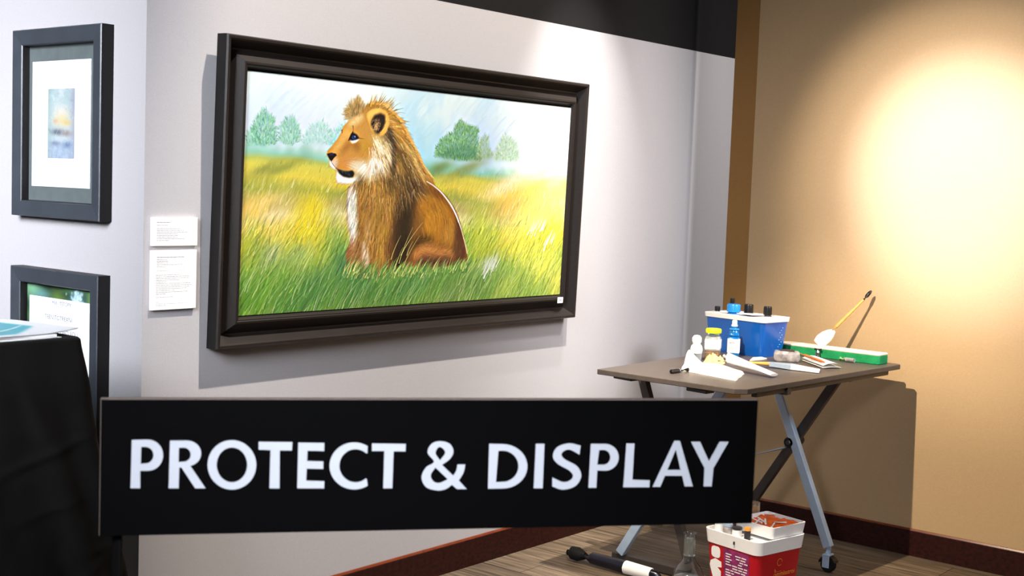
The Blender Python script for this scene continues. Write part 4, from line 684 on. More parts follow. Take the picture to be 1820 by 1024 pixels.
[(0.7064,0.1268),(0.7037,0.1274),(0.7011,0.1281),(0.6984,0.1289),(0.6957,0.1296),(0.6930,0.1301),(0.6904,0.1305),(0.6878,0.1305),(0.6850,0.1302),(0.6822,0.1298),(0.6793,0.1291),(0.6765,0.1283),(0.6739,0.1273),(0.6716,0.1261),(0.6696,0.1248),(0.6679,0.1232),(0.6665,0.1213),(0.6652,0.1193),(0.6643,0.1171),(0.6636,0.1150),(0.6632,0.1129),(0.6631,0.1109),(0.6633,0.1091),(0.6639,0.1074),(0.6647,0.1057),(0.6659,0.1040),(0.6672,0.1024),(0.6688,0.1008),(0.6706,0.0992),(0.6728,0.0976),(0.6755,0.0960),(0.6786,0.0944),(0.6817,0.0928),(0.6847,0.0913),(0.6874,0.0898),(0.6895,0.0884),(0.6912,0.0871),(0.6926,0.0858),(0.6938,0.0845),(0.6947,0.0834),(0.6954,0.0822),(0.6959,0.0811),(0.6961,0.0799),(0.6961,0.0788),(0.6958,0.0776),(0.6953,0.0765),(0.6946,0.0754),(0.6937,0.0744),(0.6927,0.0735),(0.6916,0.0727),(0.6904,0.0721),(0.6890,0.0715),(0.6875,0.0710),(0.6859,0.0706),(0.6841,0.0704),(0.6823,0.0704),(0.6803,0.0706),(0.6782,0.0711),(0.6759,0.0719),(0.6735,0.0730),(0.6710,0.0741),(0.6685,0.0753),(0.6660,0.0765),(0.6636,0.0775),(0.6641,0.0636),(0.6665,0.0628),(0.6688,0.0619),(0.6711,0.0609),(0.6734,0.0600),(0.6758,0.0593),(0.6783,0.0588),(0.6808,0.0586),(0.6835,0.0587),(0.6865,0.0591),(0.6896,0.0596),(0.6927,0.0604),(0.6956,0.0614),(0.6982,0.0626),(0.7005,0.0639),(0.7025,0.0656),(0.7043,0.0676),(0.7059,0.0698),(0.7072,0.0721),(0.7082,0.0746),(0.7089,0.0770),(0.7093,0.0792),(0.7092,0.0815),(0.7087,0.0838),(0.7079,0.0861),(0.7068,0.0884),(0.7054,0.0906),(0.7038,0.0927),(0.7021,0.0947),(0.6999,0.0965),(0.6971,0.0982),(0.6941,0.0997),(0.6910,0.1012),(0.6880,0.1026),(0.6853,0.1039),(0.6831,0.1052),(0.6815,0.1064),(0.6801,0.1075),(0.6789,0.1086),(0.6780,0.1096),(0.6774,0.1106),(0.6769,0.1115),(0.6766,0.1125),(0.6765,0.1135),(0.6767,0.1144),(0.6772,0.1154),(0.6778,0.1163),(0.6785,0.1172),(0.6794,0.1179),(0.6803,0.1186),(0.6813,0.1192),(0.6824,0.1197),(0.6836,0.1202),(0.6849,0.1205),(0.6863,0.1207),(0.6879,0.1207),(0.6896,0.1205),(0.6915,0.1199),(0.6935,0.1190),(0.6958,0.1179),(0.6981,0.1166),(0.7004,0.1153),(0.7027,0.1140),(0.7050,0.1128)],
[(0.7225,0.1295),(0.7449,0.1293),(0.7490,0.1289),(0.7530,0.1279),(0.7567,0.1261),(0.7601,0.1238),(0.7630,0.1209),(0.7653,0.1175),(0.7669,0.1139),(0.7678,0.1101),(0.7680,0.1062),(0.7674,0.1024),(0.7661,0.0987),(0.7641,0.0955),(0.7615,0.0926),(0.7583,0.0903),(0.7547,0.0886),(0.7508,0.0876),(0.7468,0.0872),(0.7344,0.0879),(0.7341,0.0607),(0.7215,0.0609)],
[(0.7361,0.1196),(0.7430,0.1198),(0.7450,0.1196),(0.7470,0.1190),(0.7489,0.1181),(0.7505,0.1168),(0.7519,0.1152),(0.7531,0.1134),(0.7539,0.1114),(0.7544,0.1093),(0.7545,0.1072),(0.7542,0.1051),(0.7535,0.1031),(0.7526,0.1013),(0.7513,0.0998),(0.7497,0.0985),(0.7479,0.0976),(0.7460,0.0970),(0.7440,0.0968),(0.7340,0.0969)],
[(0.7795,0.1297),(0.7925,0.1296),(0.7917,0.0727),(0.8200,0.0715),(0.8199,0.0604),(0.7774,0.0610)],
[(0.8572,0.1335),(0.8663,0.1334),(0.8912,0.0609),(0.8775,0.0611),(0.8726,0.0780),(0.8443,0.0783),(0.8375,0.0608),(0.8249,0.0609)],
[(0.8479,0.0876),(0.8697,0.0874),(0.8602,0.1196)],
[(0.8847,0.1319),(0.8995,0.1318),(0.9159,0.1007),(0.9322,0.1317),(0.9472,0.1316),(0.9239,0.0897),(0.9225,0.0605),(0.9090,0.0607),(0.9090,0.0899)]], SO+sn*.0014, su, sv, sn, .0006, M['letter'], t)
MB().tube([pb+V((0, 0, -SZ+.012)), pb+V((0, 0, .15))], .009, 16).build('pole', M['stand'], t, True)
MB().box(pb+V((0, 0, .08))+su*.03, (.09, .02, .10), .003, RM).build('bracket', M['stand'], t)
MB().lathe((pb.x, pb.y, 0), [(.0, 0), (.14, 0), (.14, .008), (.13, .013), (.012, .016), (.0, .016)], 40, close=False).build('base_plate', M['stand'], t, True)

# ================================================================ FOLDING TABLE
TZ = .825; TT = .020
t = thing('folding_table', (2.25, -.80, 0), 'grey folding work table on crossed metal legs with castors, beside the tan wall', 'table')
poly = [(1.677, -.474), (2.87, -.474), (2.864, -1.155), (2.850, -1.166), (1.712, -1.094), (1.677, -1.06)]
MB().prism(poly, TZ-TT, TZ, .0025).build('tabletop', M['top'], t)
def inset(p, d):
    c = V((sum(a for a, b in p)/len(p), sum(b for a, b in p)/len(p))); return [tuple(V(q)+(c-V(q)).normalized()*d) for q in p]
a, b = V((1.80, -1.070, TZ-TT-.011)), V((2.79, -1.132, TZ-TT-.011))
MB().bar(a, b, .02, .022, .002, (0, 0, 1)).build('apron_rail', M['darksteel'], t)
MB().bar((1.80, -.52, TZ-TT-.011), (2.79, -.52, TZ-TT-.011), .02, .022, .002, (0, 0, 1)).build('apron_rail', M['darksteel'], t)
for x in (2.01, 2.535): MB().bar((x, -.50, TZ-TT-.0155), (x, -1.10, TZ-TT-.0155), .03, .03, .002, (0, 0, 1)).build('cross_rail', M['darksteel'], t)
for p, q in (((1.748, -.52), (1.735, -.61)), ((1.715, -.86), (1.705, -.95)), ((2.66, -1.10), (2.75, -1.115))):
    MB().bar((p[0], p[1], TZ-TT-.007), (q[0], q[1], TZ-TT-.007), .05, .014, .003, (1, 0, 0) if p[0] < 2 else (0, 1, 0)).build('hinge_plate', M['blackplastic'], t)
LA = ((2.515, -1.052, .10), (2.515, -.752, .80)); LB = ((2.556, -.592, .075), (2.556, -1.046, .80))
LC = ((2.032, -.700, .055), (2.032, -.432, .80)); LD = ((1.990, -.405, .045), (1.990, -.860, .80))
for p, q, m in ((LA[0], LA[1], 'silver'), (LB[0], LB[1], 'darksteel'), (LC[0], LC[1], 'darksteel'), (LD[0], LD[1], 'silver')):
    MB().bar(p, q, .030, .036, .003, (1, 0, 0)).build('leg', M[m], t)
for x, yy, zz in ((2.555, -.857, .497), (2.012, -.62, .415)):
    hb = MB().lathe((x-.055, yy, zz), [(0, 0), (.020, 0), (.022, .004), (.022, .10), (.020, .105), (0, .105)], 24, (1, 0, 0), close=False).build('pivot', M['blackplastic'], t, True)
    MB().lathe((x-.060, yy, zz), [(0, 0), (.009, 0), (.011, .003), (.011, .006), (0, .006)], 6, (1, 0, 0), close=False).build('bolt', M['darksteel'], hb)
MB().tube([(2.03, -.80, .470), (2.53, -.845, .474)], .0045, 10).build('tie_rod', M['silver'], t, True)
def castor(x, y):
    r = .03; c = MB().lathe((x-.014, y, r), [(.008, 0), (r-.004, 0), (r, .004), (r, .024), (r-.004, .028), (.008, .028)], 28, (1, 0, 0)).build('castor_wheel', M['rubber'], t, True)
    mb = MB()
    for s in (-1, 1): mb.box((x+s*.018, y+.004, r+.014), (.004, .030, .05), .0015)
    mb.box((x, y+.004, r+.040), (.042, .032, .006), .0015); mb.tube([(x, y+.004, r+.04), (x, y+.002, r+.075)], .011, 12)
    mb.build('fork', M['silver'], c); mb = MB(); k = 15; vs = []
    for q in range(k):
        a = R(10+q*150/(k-1))
        for sx, rr_ in ((-.017, r+.003), (.017, r+.003), (.017, r+.007), (-.017, r+.007)): vs.append((x+sx, y+math.cos(a)*rr_, r+math.sin(a)*rr_))
    mb.add(vs, [[q*4+e, q*4+(e+1) % 4, q*4+4+(e+1) % 4, q*4+4+e] for q in range(k-1) for e in range(4)]+[[0, 1, 2, 3], [k*4-4, k*4-3, k*4-2, k*4-1]])
    mb.build('hood', M['blackplastic'], c)
castor(2.515, -1.055); castor(2.556, -.585)
MB().bar((2.010, -.36, .022), (2.010, -.72, .022), .038, .036, .004, (1, 0, 0)).build('foot_bar', M['darksteel'], t)
for y in (-.38, -.70): MB().lathe((2.010, y, 0), [(0, 0), (.016, 0), (.016, .006), (0, .006)], 16, close=False).build('rubber_foot', M['rubber'], t)

# ================================================================ THINGS ON THE TABLE
Z = TZ+.0004
RZ = lambda d: Matrix.Rotation(R(d), 3, 'Z')
# blue bin
BC = V((2.632, -.565, Z)); BR = RZ(-9); 
t = thing('storage_bin', BC, 'blue plastic bin with white rim full of bottles on the folding table', 'bin')
def shell(c, rot, bw, bl, tw, tl, h, r, th):
    mb = MB(); n = 6; 
    def loop(w, l, z, rr):
        out = []
        for sx, sy, a0 in ((1, 1, 0), (-1, 1, 90), (-1, -1, 180), (1, -1, 270)):
            for k in range(n+1):
                a = R(a0+90*k/n); out.append(c+rot @ V((sx*(w/2-rr)+rr*math.cos(a), sy*(l/2-rr)+rr*math.sin(a), z)))
        return out
    L = [loop(bw, bl, 0, r), loop(tw, tl, h, r), loop(tw-2*th, tl-2*th, h, r*.85), loop(bw-2*th, bl-2*th, th, r*.85)]; k = len(L[0]); vs = sum(L, [])
    mb.add(vs, [[a*k+i, a*k+(i+1) % k, (a+1)*k+(i+1) % k, (a+1)*k+i] for a in range(3) for i in range(k)]+[list(range(k))[::-1], [3*k+i for i in range(k)]]); return mb
shell(BC, BR, .150, .285, .178, .312, .150, .018, .004).build('tub', M['bluebin'], t, True)
rim = shell(BC+V((0, 0, .146)), BR, .186, .322, .190, .326, .018, .02, .016); rim.build('rim', M['whiteplastic'], t, True)
mb = MB()
for k in range(9):
    a = V((-.02+.02*(k % 2)+.012, -.1565+.006*(k % 3)*0, .05+.010*k)); a = V((.03+.008*(k % 3), -.1485-.0009*k, .040+.010*k)); mb.box(BC+BR @ a, (.005, .0012, .003))
mb.build('dot_print', M['bluedot'], t)
mb = MB(); mb.box(BC+V((0, 0, .10)), (.10, .20, .006), .001, BR); mb.build('divider_tray', M['bluebin'], t)
def capped(px, py, cap_r, cap_h, body_r, top, capm, bodym, label, name='paint_bottle', neck=None):
    p = BC+BR @ V((px, py, 0)); z0 = .104
    t = thing(name, p+V((0, 0, z0)), label, 'bottle')
    MB().lathe(p, [(0, z0), (body_r, z0), (body_r, top-cap_h-.012), (cap_r*.8, top-cap_h-.003), (cap_r*.8, top-cap_h+.002), (0, top-cap_h+.002)], 24, close=False).build('body', M[bodym], t, True)
    MB().lathe(p, [(0, top-cap_h), (cap_r, top-cap_h), (cap_r, top-.006), (cap_r*.9, top-.001), (0, top)], 24, close=False).build('cap', M[capm], t, True)
capped(-.045, .125, .012, .022, .014, .190, 'blackplastic', 'whiteplastic', 'white bottle with a small black cap, leftmost in the blue bin')
capped(.045, .118, .0105, .045, .016, .222, 'blackplastic', 'darkgrey', 'bottle with the tallest black cap, at the back of the blue bin')
capped(-.022, .055, .029, .034, .032, .205, 'bluecap', 'bluefluid', 'squat jar with a wide bright blue lid in the blue bin', 'paint_jar')
capped(.036, .020, .020, .040, .022, .205, 'blackplastic', 'darkgrey', 'bottle with a wide black cap, just right of the blue lid')
capped(.035, -.082, .018, .036, .020, .205, 'blackplastic', 'darkgrey', 'bottle with a black cap, rightmost in the blue bin')
tag(MB().box(BC+BR @ V((-.012, -.035, .168)), (.10, .085, .0025), .0005, BR @ Matrix.Rotation(R(3), 3, 'Y')).build('paper_sheet', M['paper']), 'white paper sheet lying across the top of the blue bin', 'paper')
# blue bottle with a label
p = V((2.452, -.610, Z)); t = thing('solvent_bottle', p, 'blue bottle with a white label standing before the blue bin', 'bottle')
rb = RZ(28)
MB().box(p+V((0, 0, .0425)), (.050, .050, .085), .008, rb, 3).box(p+V((0, 0, .0925)), (.044, .044, .018), .008, rb, 3).lathe(p, [(0, .085), (.021, .095), (.019, .108), (.011, .118), (.010, .128), (0, .128)], 24, close=False).build('bottle_body', M['bluefluid'], t, True)
lb = MB().box(p+V((0, 0, .048)), (.0515, .0515, .068), .008, rb, 3).build('label', M['paper'], t, True)
o = p+rb @ V((-.0262, .02, .02)); o2 = p+rb @ V((0, -.0262, .02))
dashes('small_print', [(.002, .048, .034, .001), (.002, .040, .026, .0022), (.002, .022, .034, .0008), (.002, .018, .03, .0008)], o, rb @ V((0, -1, 0)), lv, rb @ V((-1, 0, 0)), M['ink_dark'], lb)
MB().lathe(p, [(0, .128), (.013, .128), (.013, .134), (.0105, .136), (.0105, .150), (.008, .154), (0, .154)], 24, close=False).build('cap', M['whiteplastic'], t, True)
MB().lathe(p, [(.0185, .112), (.021, .114), (.021, .117), (.0185, .119)], 24).build('collar', M['bluecap'], t, True)
# jar with lime lid
p = V((2.292, -.606, Z)); t = thing('glass_jar', p, 'clear square jar with a lime green lid and white label on the folding table', 'jar'); rb = RZ(24)
MB().box(p+V((0, 0, .050)), (.062, .062, .100), .012, rb, 3).lathe(p, [(0, .10), (.026, .098), (.024, .112), (0, .112)], 24, close=False).build('jar_body', M['clearplastic'], t, True)
MB().box(p+V((0, 0, .020)), (.056, .056, .036), .010, rb, 3).build('varnish', M['amber'], t, True)
lb = MB().box(p+V((0, 0, .066)), (.0635, .0635, .056), .012, rb, 3).build('label', M['paper'], t, True)
dashes('small_print', [(.006, .030, .020, .0014), (.006, .022, .030, .001), (.006, .018, .026, .001), (.006, .014, .03, .001)], p+rb @ V((.004, -.0321, .045)), rb @ V((1, 0, 0)), lv, rb @ V((0, -1, 0)), M['ink'], lb)
MB().lathe(p, [(0, .110), (.031, .110), (.032, .113), (.032, .124), (.029, .128), (0, .129)], 32, close=False).build('lid', M['lime'], t, True)
# small white round-shouldered bottle
p = V((2.222, -.572, Z)); t = thing('dropper_bottle', p, 'small white round-shouldered bottle on the left of the lime-lidded jar', 'bottle')
MB().lathe(p, [(0, 0), (.021, 0), (.022, .004), (.022, .030), (0, .030)], 24, close=False).build('glass_base', M['clearplastic'], t, True)
MB().lathe(p, [(0, .030), (.023, .030), (.025, .044), (.022, .058), (.014, .068), (0, .068)], 24, close=False).build('shoulder', M['whiteplastic'], t, True)
MB().lathe(p, [(0, .066), (.015, .067), (.0195, .078), (.019, .092), (.012, .101), (0, .103)], 24, close=False).build('cap', M['whiteplastic'], t, True)
# towel pad
t0 = V((1.92, -.690, Z)); ea, eb = V((-.072, -.275, 0)), V((.185, .07, 0))
def pad(u, v, top):
    p = t0+ea*u+eb*v; h = .016+.004*math.sin(u*7+v*4); h += .050*math.exp(-((u-.02)/.20)**2-((v-.55)/.30)**2)+.012*math.exp(-((u-.45)/.12)**2-((v-.6)/.3)**2)
    e = min(u, 1-u, v, 1-v); h *= min(1, e/.04)**.5 if e < .04 else 1
    return p+V((0, 0, h if top else 0))+V((.004*math.sin(v*13), .004*math.sin(u*17), 0))
mb = MB(); mb.grid(lambda u, v: pad(u, v, True), 44, 44); mb.grid(lambda u, v: pad(u, v, False), 44, 44)
tag(mb.build('folded_towel', M['towel'], None, True), 'white folded cloth pad at the near left of the folding table', 'towel')
# crumpled rag
def crumple(name, c, rx, ry, h, m, label, cat, seed, rot=0):
    mb = MB(); c = V(c)
    def f(u, v):
        a, b = (u-.5)*2, (v-.5)*2; p = V((a*rx*(1-.12*b*b), b*ry*(1-.12*a*a), 0)); n = mn.noise(V((a*2.2+seed, b*2.2, seed)))+.5*mn.noise(V((a*5+seed, b*5, 2)))
        e = max(0, 1-max(abs(a), abs(b))**3); p.z = h*(.35+.6*n)*e+.002; p.z = max(p.z, .001); p.x += .3*rx*mn.noise(V((a*2, b*2, seed+9))); return c+RZ(rot) @ p
    mb.grid(f, 40, 40); mb.grid(lambda u, v: V((f(u, v).x, f(u, v).y, c.z)), 40, 40)
    return tag(mb.build(name, m, None, True), label, cat)
crumple('rag', (2.190, -.672, Z), .056, .042, .050, M['rag'], 'crumpled cream rag with ochre stains beside the lime-lidded jar', 'rag', 4.2, 20)
# black pen
a, b = V((1.800, -.720, Z+.008)), V((1.915, -.728, Z+.008)); d = (b-a)
t = thing('marker_pen', (a.x, a.y, Z), 'thick black marker pen at the left edge of the white cloth pad', 'pen')
MB().tube([a, a+d*.04, a+d*.45], [.004, .0078, .0078], 16).build('cap', M['blackplastic'], t, True)
MB().tube([a+d*.45, a+d*.95, b], [.0068, .0068, .003], 16).build('barrel', M['blackplastic'], t, True)
MB().tube([a+d*.43, a+d*.47], .0080, 16).build('ring', M['silver'], t, True)
# white tube leaning off the pad
a, b = V((2.072, -.805, Z+.048)), V((2.040, -1.020, Z+.0115)); d = b-a
t = thing('paint_tube', (b.x, b.y, Z), 'white paint tube leaning from the cloth pad towards the near table edge', 'paint tube')
u, w, dd = axes(d)
def flat(k): 
    p = a+d*k; W = .016+.010*k; H = .015*(1-k)+.005
    return [p+V((math.cos(x*math.pi/8)*W*.96, math.cos(x*math.pi/8)*W*-.1, math.sin(x*math.pi/8)*H)) for x in range(16)]
mb = MB(); vs = []; NK = 14
for i in range(NK+1): vs += flat(i/NK)
mb.add(vs, [[i*16+k, i*16+(k+1) % 16, (i+1)*16+(k+1) % 16, (i+1)*16+k] for i in range(NK) for k in range(16)]+[list(range(16))[::-1], [NK*16+k for k in range(16)]]); mb.build('tube_body', M['whiteplastic'], t, True)
MB().tube([a-d.normalized()*.022, a-d.normalized()*.002], [.008, .010], 16).build('screw_cap', M['cream'], t, True)
# flat brush with pale handle and wide white head
def brush(pts, label, w, hm='handle'):
    a, b, c, e = [V(p) for p in pts]; t = thing('flat_brush', (b.x, b.y, Z), label, 'paint brush')
    MB().tube([a, a+(b-a)*.25, a+(b-a)*.7, b], [.003, .0065, .0055, .008], 14).build('handle', M[hm], t, True)
    s = (c-b).cross(V((0, 0, 1))).normalized()
    def slab(p, q, w0, w1, h0, h1, nm, m):
        vs = [p+s*w0+V((0, 0, h0)), p-s*w0+V((0, 0, h0)), p-s*w0-V((0, 0, h0)), p+s*w0-V((0, 0, h0)), q+s*w1+V((0, 0, h1)), q-s*w1+V((0, 0, h1)), q-s*w1-V((0, 0, h1)), q+s*w1-V((0, 0, h1))]
        MB().add(vs, [[0, 1, 2, 3], [7, 6, 5, 4], [0, 4, 5, 1], [1, 5, 6, 2], [2, 6, 7, 3], [3, 7, 4, 0]]).build(nm, m, t)
    slab(b, c, .012, w, .007, .008, 'ferrule', M['silver']); slab(c, e, w, w*1.12, .0075, .003, 'bristles', M['bristle'])
brush([(2.150, -.715, Z+.020), (2.285, -.868, Z+.014), (2.318, -.945, Z+.010), (2.330, -1.060, Z+.005)], 'wide flat brush with pale wooden handle and broad white bristles', .034)
# paper slips
tag(MB().prism([(2.385, -.725), (2.50, -.742), (2.520, -.705), (2.475, -.690)], Z, Z+.006, .001).build('paper_slip', M['cream']), 'small cream paper slip in front of the blue bottle', 'paper')
mb = MB(); a = V((2.44, -1.02, Z)); e, f = V((.155, .17, 0)), V((.075, -.045, 0))
for hgt in (.003, .012): mb.grid(lambda u, v: a+e*u+f*v+V((0, 0, hgt*(1+.8*math.sin(math.pi*v)))), 12, 10)
tag(mb.build('folded_paper', M['paper'], None, True), 'white folded paper under a brown stick, near the green foam block', 'paper')
a, b = V((2.40, -.90, Z+.0255)), V((2.50, -1.00, Z+.0245)); t = thing('modelling_stick', (a.x, a.y, Z), 'brown wooden stick lying on the white folded paper', 'stick')
a, b = V((2.58, -.850, Z+.030)), V((2.455, -1.02, Z+.024))
t.location = (b.x, b.y, Z+.016)
MB().tube([a, a+(b-a)*.2, a+(b-a)*.85, b], [.003, .006, .0055, .002], 12).build('shaft', M['brownstick'], t, True)
MB().tube([a+(b-a)*.46, a+(b-a)*.5], .0068, 12).build('band', M['chrome'], t, True)
# wrapped grey pack
p = V((2.530, -.815, Z)); rb = RZ(28); t = thing('wrapped_pack', p, 'shiny clear-wrapped grey pack between the blue bin and green foam block', 'pack')
mb = MB(); mb.box(p+V((0, 0, .021)), (.075, .105, .042), .014, rb, 4)
for i, v in enumerate(mb.v): v += V((1, 1, 1))*.0035*mn.noise(v*60); v.z = max(v.z, Z)
mb.build('wrap', M['wrap'], t, True)
MB().box(p+V((0, 0, .0445)), (.05, .06, .003), .001, rb).build('dark_lid', M['darkgrey'], t)
# green foam block with clip
GA, GB = V((2.805, -.640, Z)), V((2.792, -1.118, Z)); gd = (GB-GA).normalized(); gs = V((-gd.y, gd.x, 0)); GL = (GB-GA).length
t = thing('foam_block', GA+(GB-GA)*.5, 'long green foam block with a cream top on the right of the folding table', 'foam block')
def slabpoly(k0, k1, w, tipr):
    pts = []
    for i in range(9): a = math.pi*i/8; pts.append(GA+gd*(tipr-tipr*math.sin(a))+gs*(-w*math.cos(a)))
    pts += [GB-gd*.008+gs*w, GB+gs*(w-.008), GB-gs*(w-.008), GB-gd*.008-gs*w]; return [(q.x, q.y) for q in pts]
MB().prism(slabpoly(0, 1, .044, .05), Z, Z+.036, .003).build('green_body', M['green'], t)
MB().prism(slabpoly(0, 1, .0445, .052), Z+.0355, Z+.044, .0035).build('cream_top', M['cream'], t)
cp = GA+gd*.26-gs*.047
sgn_ = -1 if (cp-V((2.3, -.9, Z))).length < (GA+gd*.26+gs*.047-V((2.3, -.9, Z))).length else 1
def side(k, off, z): return GA+gd*k+gs*(sgn_*(.044+off))+V((0, 0, z))
t = thing('binder_clip', side(.21, .006, 0), 'chrome clip standing against the front of the green foam block', 'clip')
MB().tube([side(.21, .016, .0), side(.21, .014, .022), side(.21, .012, .034)], [.010, .009, .006], 16).build('clip_body', M['chrome'], t, True)
MB().tube([side(.195, .013, .036), side(.225, .013, .036)], .005, 12).build('hinge_roll', M['darkgrey'], t, True)
# small tube with green cap
a, b = side(.32, .026, .010), side(.385, .030, .010); d = b-a; t = thing('paint_tube', (a.x, a.y, Z), 'tiny silver paint tube with a pale green cap by the green foam block', 'paint tube')
MB().tube([a, a+d*.3], [.0085, .0095], 14).build('cap', M['jade'], t, True); MB().tube([a+d*.3, a+d*.4, b], [.006, .009, .0085], 14).build('tube_body', M['wrap'], t, True)
# upright brush resting on the foam block
p0, p1, p2, p3 = [V(q) for q in [(2.811,-0.808,0.876),(2.857,-0.857,0.939),(2.944,-0.947,1.070),(2.967,-0.970,1.110)]]
t = thing('mop_brush', p0, 'long brush with white mop head leaning up from the green foam block', 'paint brush')
d = (p1-p0); u = V((.64, -.77, .04)); w = d.normalized().cross(u).normalized(); s = d.normalized().cross(w).normalized()
prof = [(0, .019, .008), (.25, .028, .011), (.55, .027, .011), (.82, .019, .009), (1, .008, .006)]; vs = []
for k, a, b in prof: vs += [p0+d*k+s*(math.cos(x*math.pi/8)*a-(.006*k))+w*math.sin(x*math.pi/8)*b for x in range(16)]
MB().add(vs, [[i*16+k, i*16+(k+1) % 16, (i+1)*16+(k+1) % 16, (i+1)*16+k] for i in range(4) for k in range(16)]+[list(range(16))[::-1], [64+k for k in range(16)]]).build('mop_head', M['bristle'], t, True)
MB().tube([p1-d*.06, p1+(p2-p1)*.1, p1+(p2-p1)*.7, p2], [.0065, .008, .0055, .005], 14).build('handle', M['handle'], t, True)
MB().tube([p2, p2+(p3-p2)*.4, p2+(p3-p2)*.8, p3], [.0055, .008, .0075, .003], 14).build('dipped_tip', M['blackplastic'], t, True)

# ================================================================ THINGS ON THE FLOOR
TC = V((2.02, -.985, 0)); TR = RZ(-12)
t = thing('cooler_tub', TC, 'red plastic tub with a white rim on the floor under the folding table', 'tub')
shell(TC, TR, .232, .232, .258, .258, .200, .03, .005).build('tub_body', M['red'], t, True)
shell(TC+V((0, 0, .197)), TR, .264, .264, .274, .274, .050, .03, .008).build('rim', M['whiteplastic'], t, True)
MB().box(TC+V((0, 0, .232)), (.246, .246, .006), .001, TR).build('inner_tray', M['whiteplastic'], t)
mb = MB(); mb.box(TC+TR @ V((-.1375, -.02, .222)), (.004, .006, .012), .001); mb.build('latch', M['darkgrey'], t)
nL = TR @ V((-1, 0, 0)); uL = TR @ V((0, -1, 0)); nN = TR @ V((0, -1, 0)); uN = TR @ V((1, 0, 0))
sl = .013/.2
def onface(n, u, x, z): 
    return TC+n*(.116+sl*z+.0012)+u*x+V((0, 0, z))
def panel(name, n, u, pts, m, off=0.0):
    mb = MB(); k = len(pts); mb.add([onface(n, u, x, z)+n*off for x, z in pts]+[onface(n, u, x, z)+n*(off-.0018) for x, z in pts], [list(range(k))]+[[i, (i+1) % k, k+(i+1) % k, k+i] for i in range(k)]); return mb.build(name, m, t)
pp = panel('purple_label', nL, uL, [(-.035, .01), (.085, .01), (.088, .19), (-.035, .19)], M['purple'])
mb = MB(); rr = random.Random(2)
for i in range(16):
    z = .17-.010*i; x = -.025
    while x < .07:
        L = rr.uniform(.008, .03); 
        if rr.random() > .3: mb.add([onface(nL, uL, x, z)+nL*.0006, onface(nL, uL, x+L, z)+nL*.0006, onface(nL, uL, x+L, z+.004)+nL*.0006, onface(nL, uL, x, z+.004)+nL*.0006], [[0, 1, 2, 3]])
        x += L+.004
mb.build('small_print', M['whiteplastic'], pp, fix=False)
def blob(cx, cz, a, b, n=14): return [(cx+a*math.copysign(abs(math.cos(k*2*math.pi/n))**.6, math.cos(k*2*math.pi/n)), cz+b*math.copysign(abs(math.sin(k*2*math.pi/n))**.6, math.sin(k*2*math.pi/n))) for k in range(n)]
panel('white_emblem', nL, uL, blob(-.075, .165, .022, .022), M['whiteplastic'])
panel('white_emblem', nL, uL, [(-.100, .128), (-.078, .140), (-.048, .132), (-.046, .112), (-.068, .108), (-.05, .095), (-.05, .06), (-.085, .055), (-.098, .09), (-.105, .11)], M['whiteplastic'])
mb = MB(); cx, cz = -.005, .158
for i in range(20):
    a0, a1 = R(i*16), R((i+1)*16); mb.add([onface(nN, uN, cx+math.cos(a)*r, cz+math.sin(a)*r)+nN*.0006 for a, r in ((a0, .012), (a1, .012), (a1, .014), (a0, .014))], [[0, 1, 2, 3]])
mb.build('ring_emblem', M['gold'], t, fix=False)
words('lettering', [('b.......', -.012, .122, .020), ('ommisstroi', .024, .106, .026)], onface(nN, uN, 0, 0)+nN*.0108, uN, lv, nN, M['gold'], t)
# contents of the tub
def tray(c, rot, w, l, h, label, fill, name='paint_tray'):
    t = thing(name, c, label, 'tray'); shell(V(c), rot, w*.94, l*.94, w, l, h, .012, .005).build('tray_body', M['whiteplastic'], t, True)
    mb = MB(); c = V(c)
    def f(u, v): 
        a, b = (u-.5)*(w-.022), (v-.5)*(l-.022); return c+rot @ V((a, b, h*.80+.010*mn.noise(V((a*40, b*40, 3)))))
    mb.grid(f, 30, 30); mb.build('paint', M[fill], t, True)
    for i in range(7):
        x, y = (rr.random()-.5)*w*.7, (rr.random()-.5)*l*.7; a = rr.random()*3; q = c+rot @ V((x, y, h*.80+.008)); dd = rot @ V((math.cos(a), math.sin(a), .1))
        MB().tube([q-dd*.025, q+dd*.025], [.004, .003], 8).build('paint_streak', M['bristle'], t, True)
tray(TC+TR @ V((.038, -.038, .2475)), TR, .190, .190, .044, 'white tray of orange paint lying on the red tub', 'orange')
def vial(x, y, r, h, m, lm, label):
    p = TC+TR @ V((x, y, .2355)); t = thing('paint_pot', p, label, 'pot')
    MB().lathe(p, [(0, 0), (r, 0), (r, h*.72), (r*.85, h*.76), (0, h*.76)], 20, close=False).build('pot', M[m], t, True)
    MB().lathe(p, [(0, h*.75), (r*1.04, h*.75), (r*1.04, h*.97), (r*.95, h), (0, h)], 20, close=False).build('lid', M[lm], t, True)
vial(-.098, .090, .017, .048, 'whiteplastic', 'whiteplastic', 'white pot at the far left corner of the red tub')
vial(-.096, .050, .018, .040, 'wrap', 'silver', 'grey striped pot, second along the left side of the red tub')
vial(-.094, .006, .018, .036, 'whiteplastic', 'darkgrey', 'low white pot with a dark lid on the red tub')
vial(-.096, -.046, .012, .046, 'darkgrey', 'gold', 'slim dark pot with a gold lid beside the orange tray')
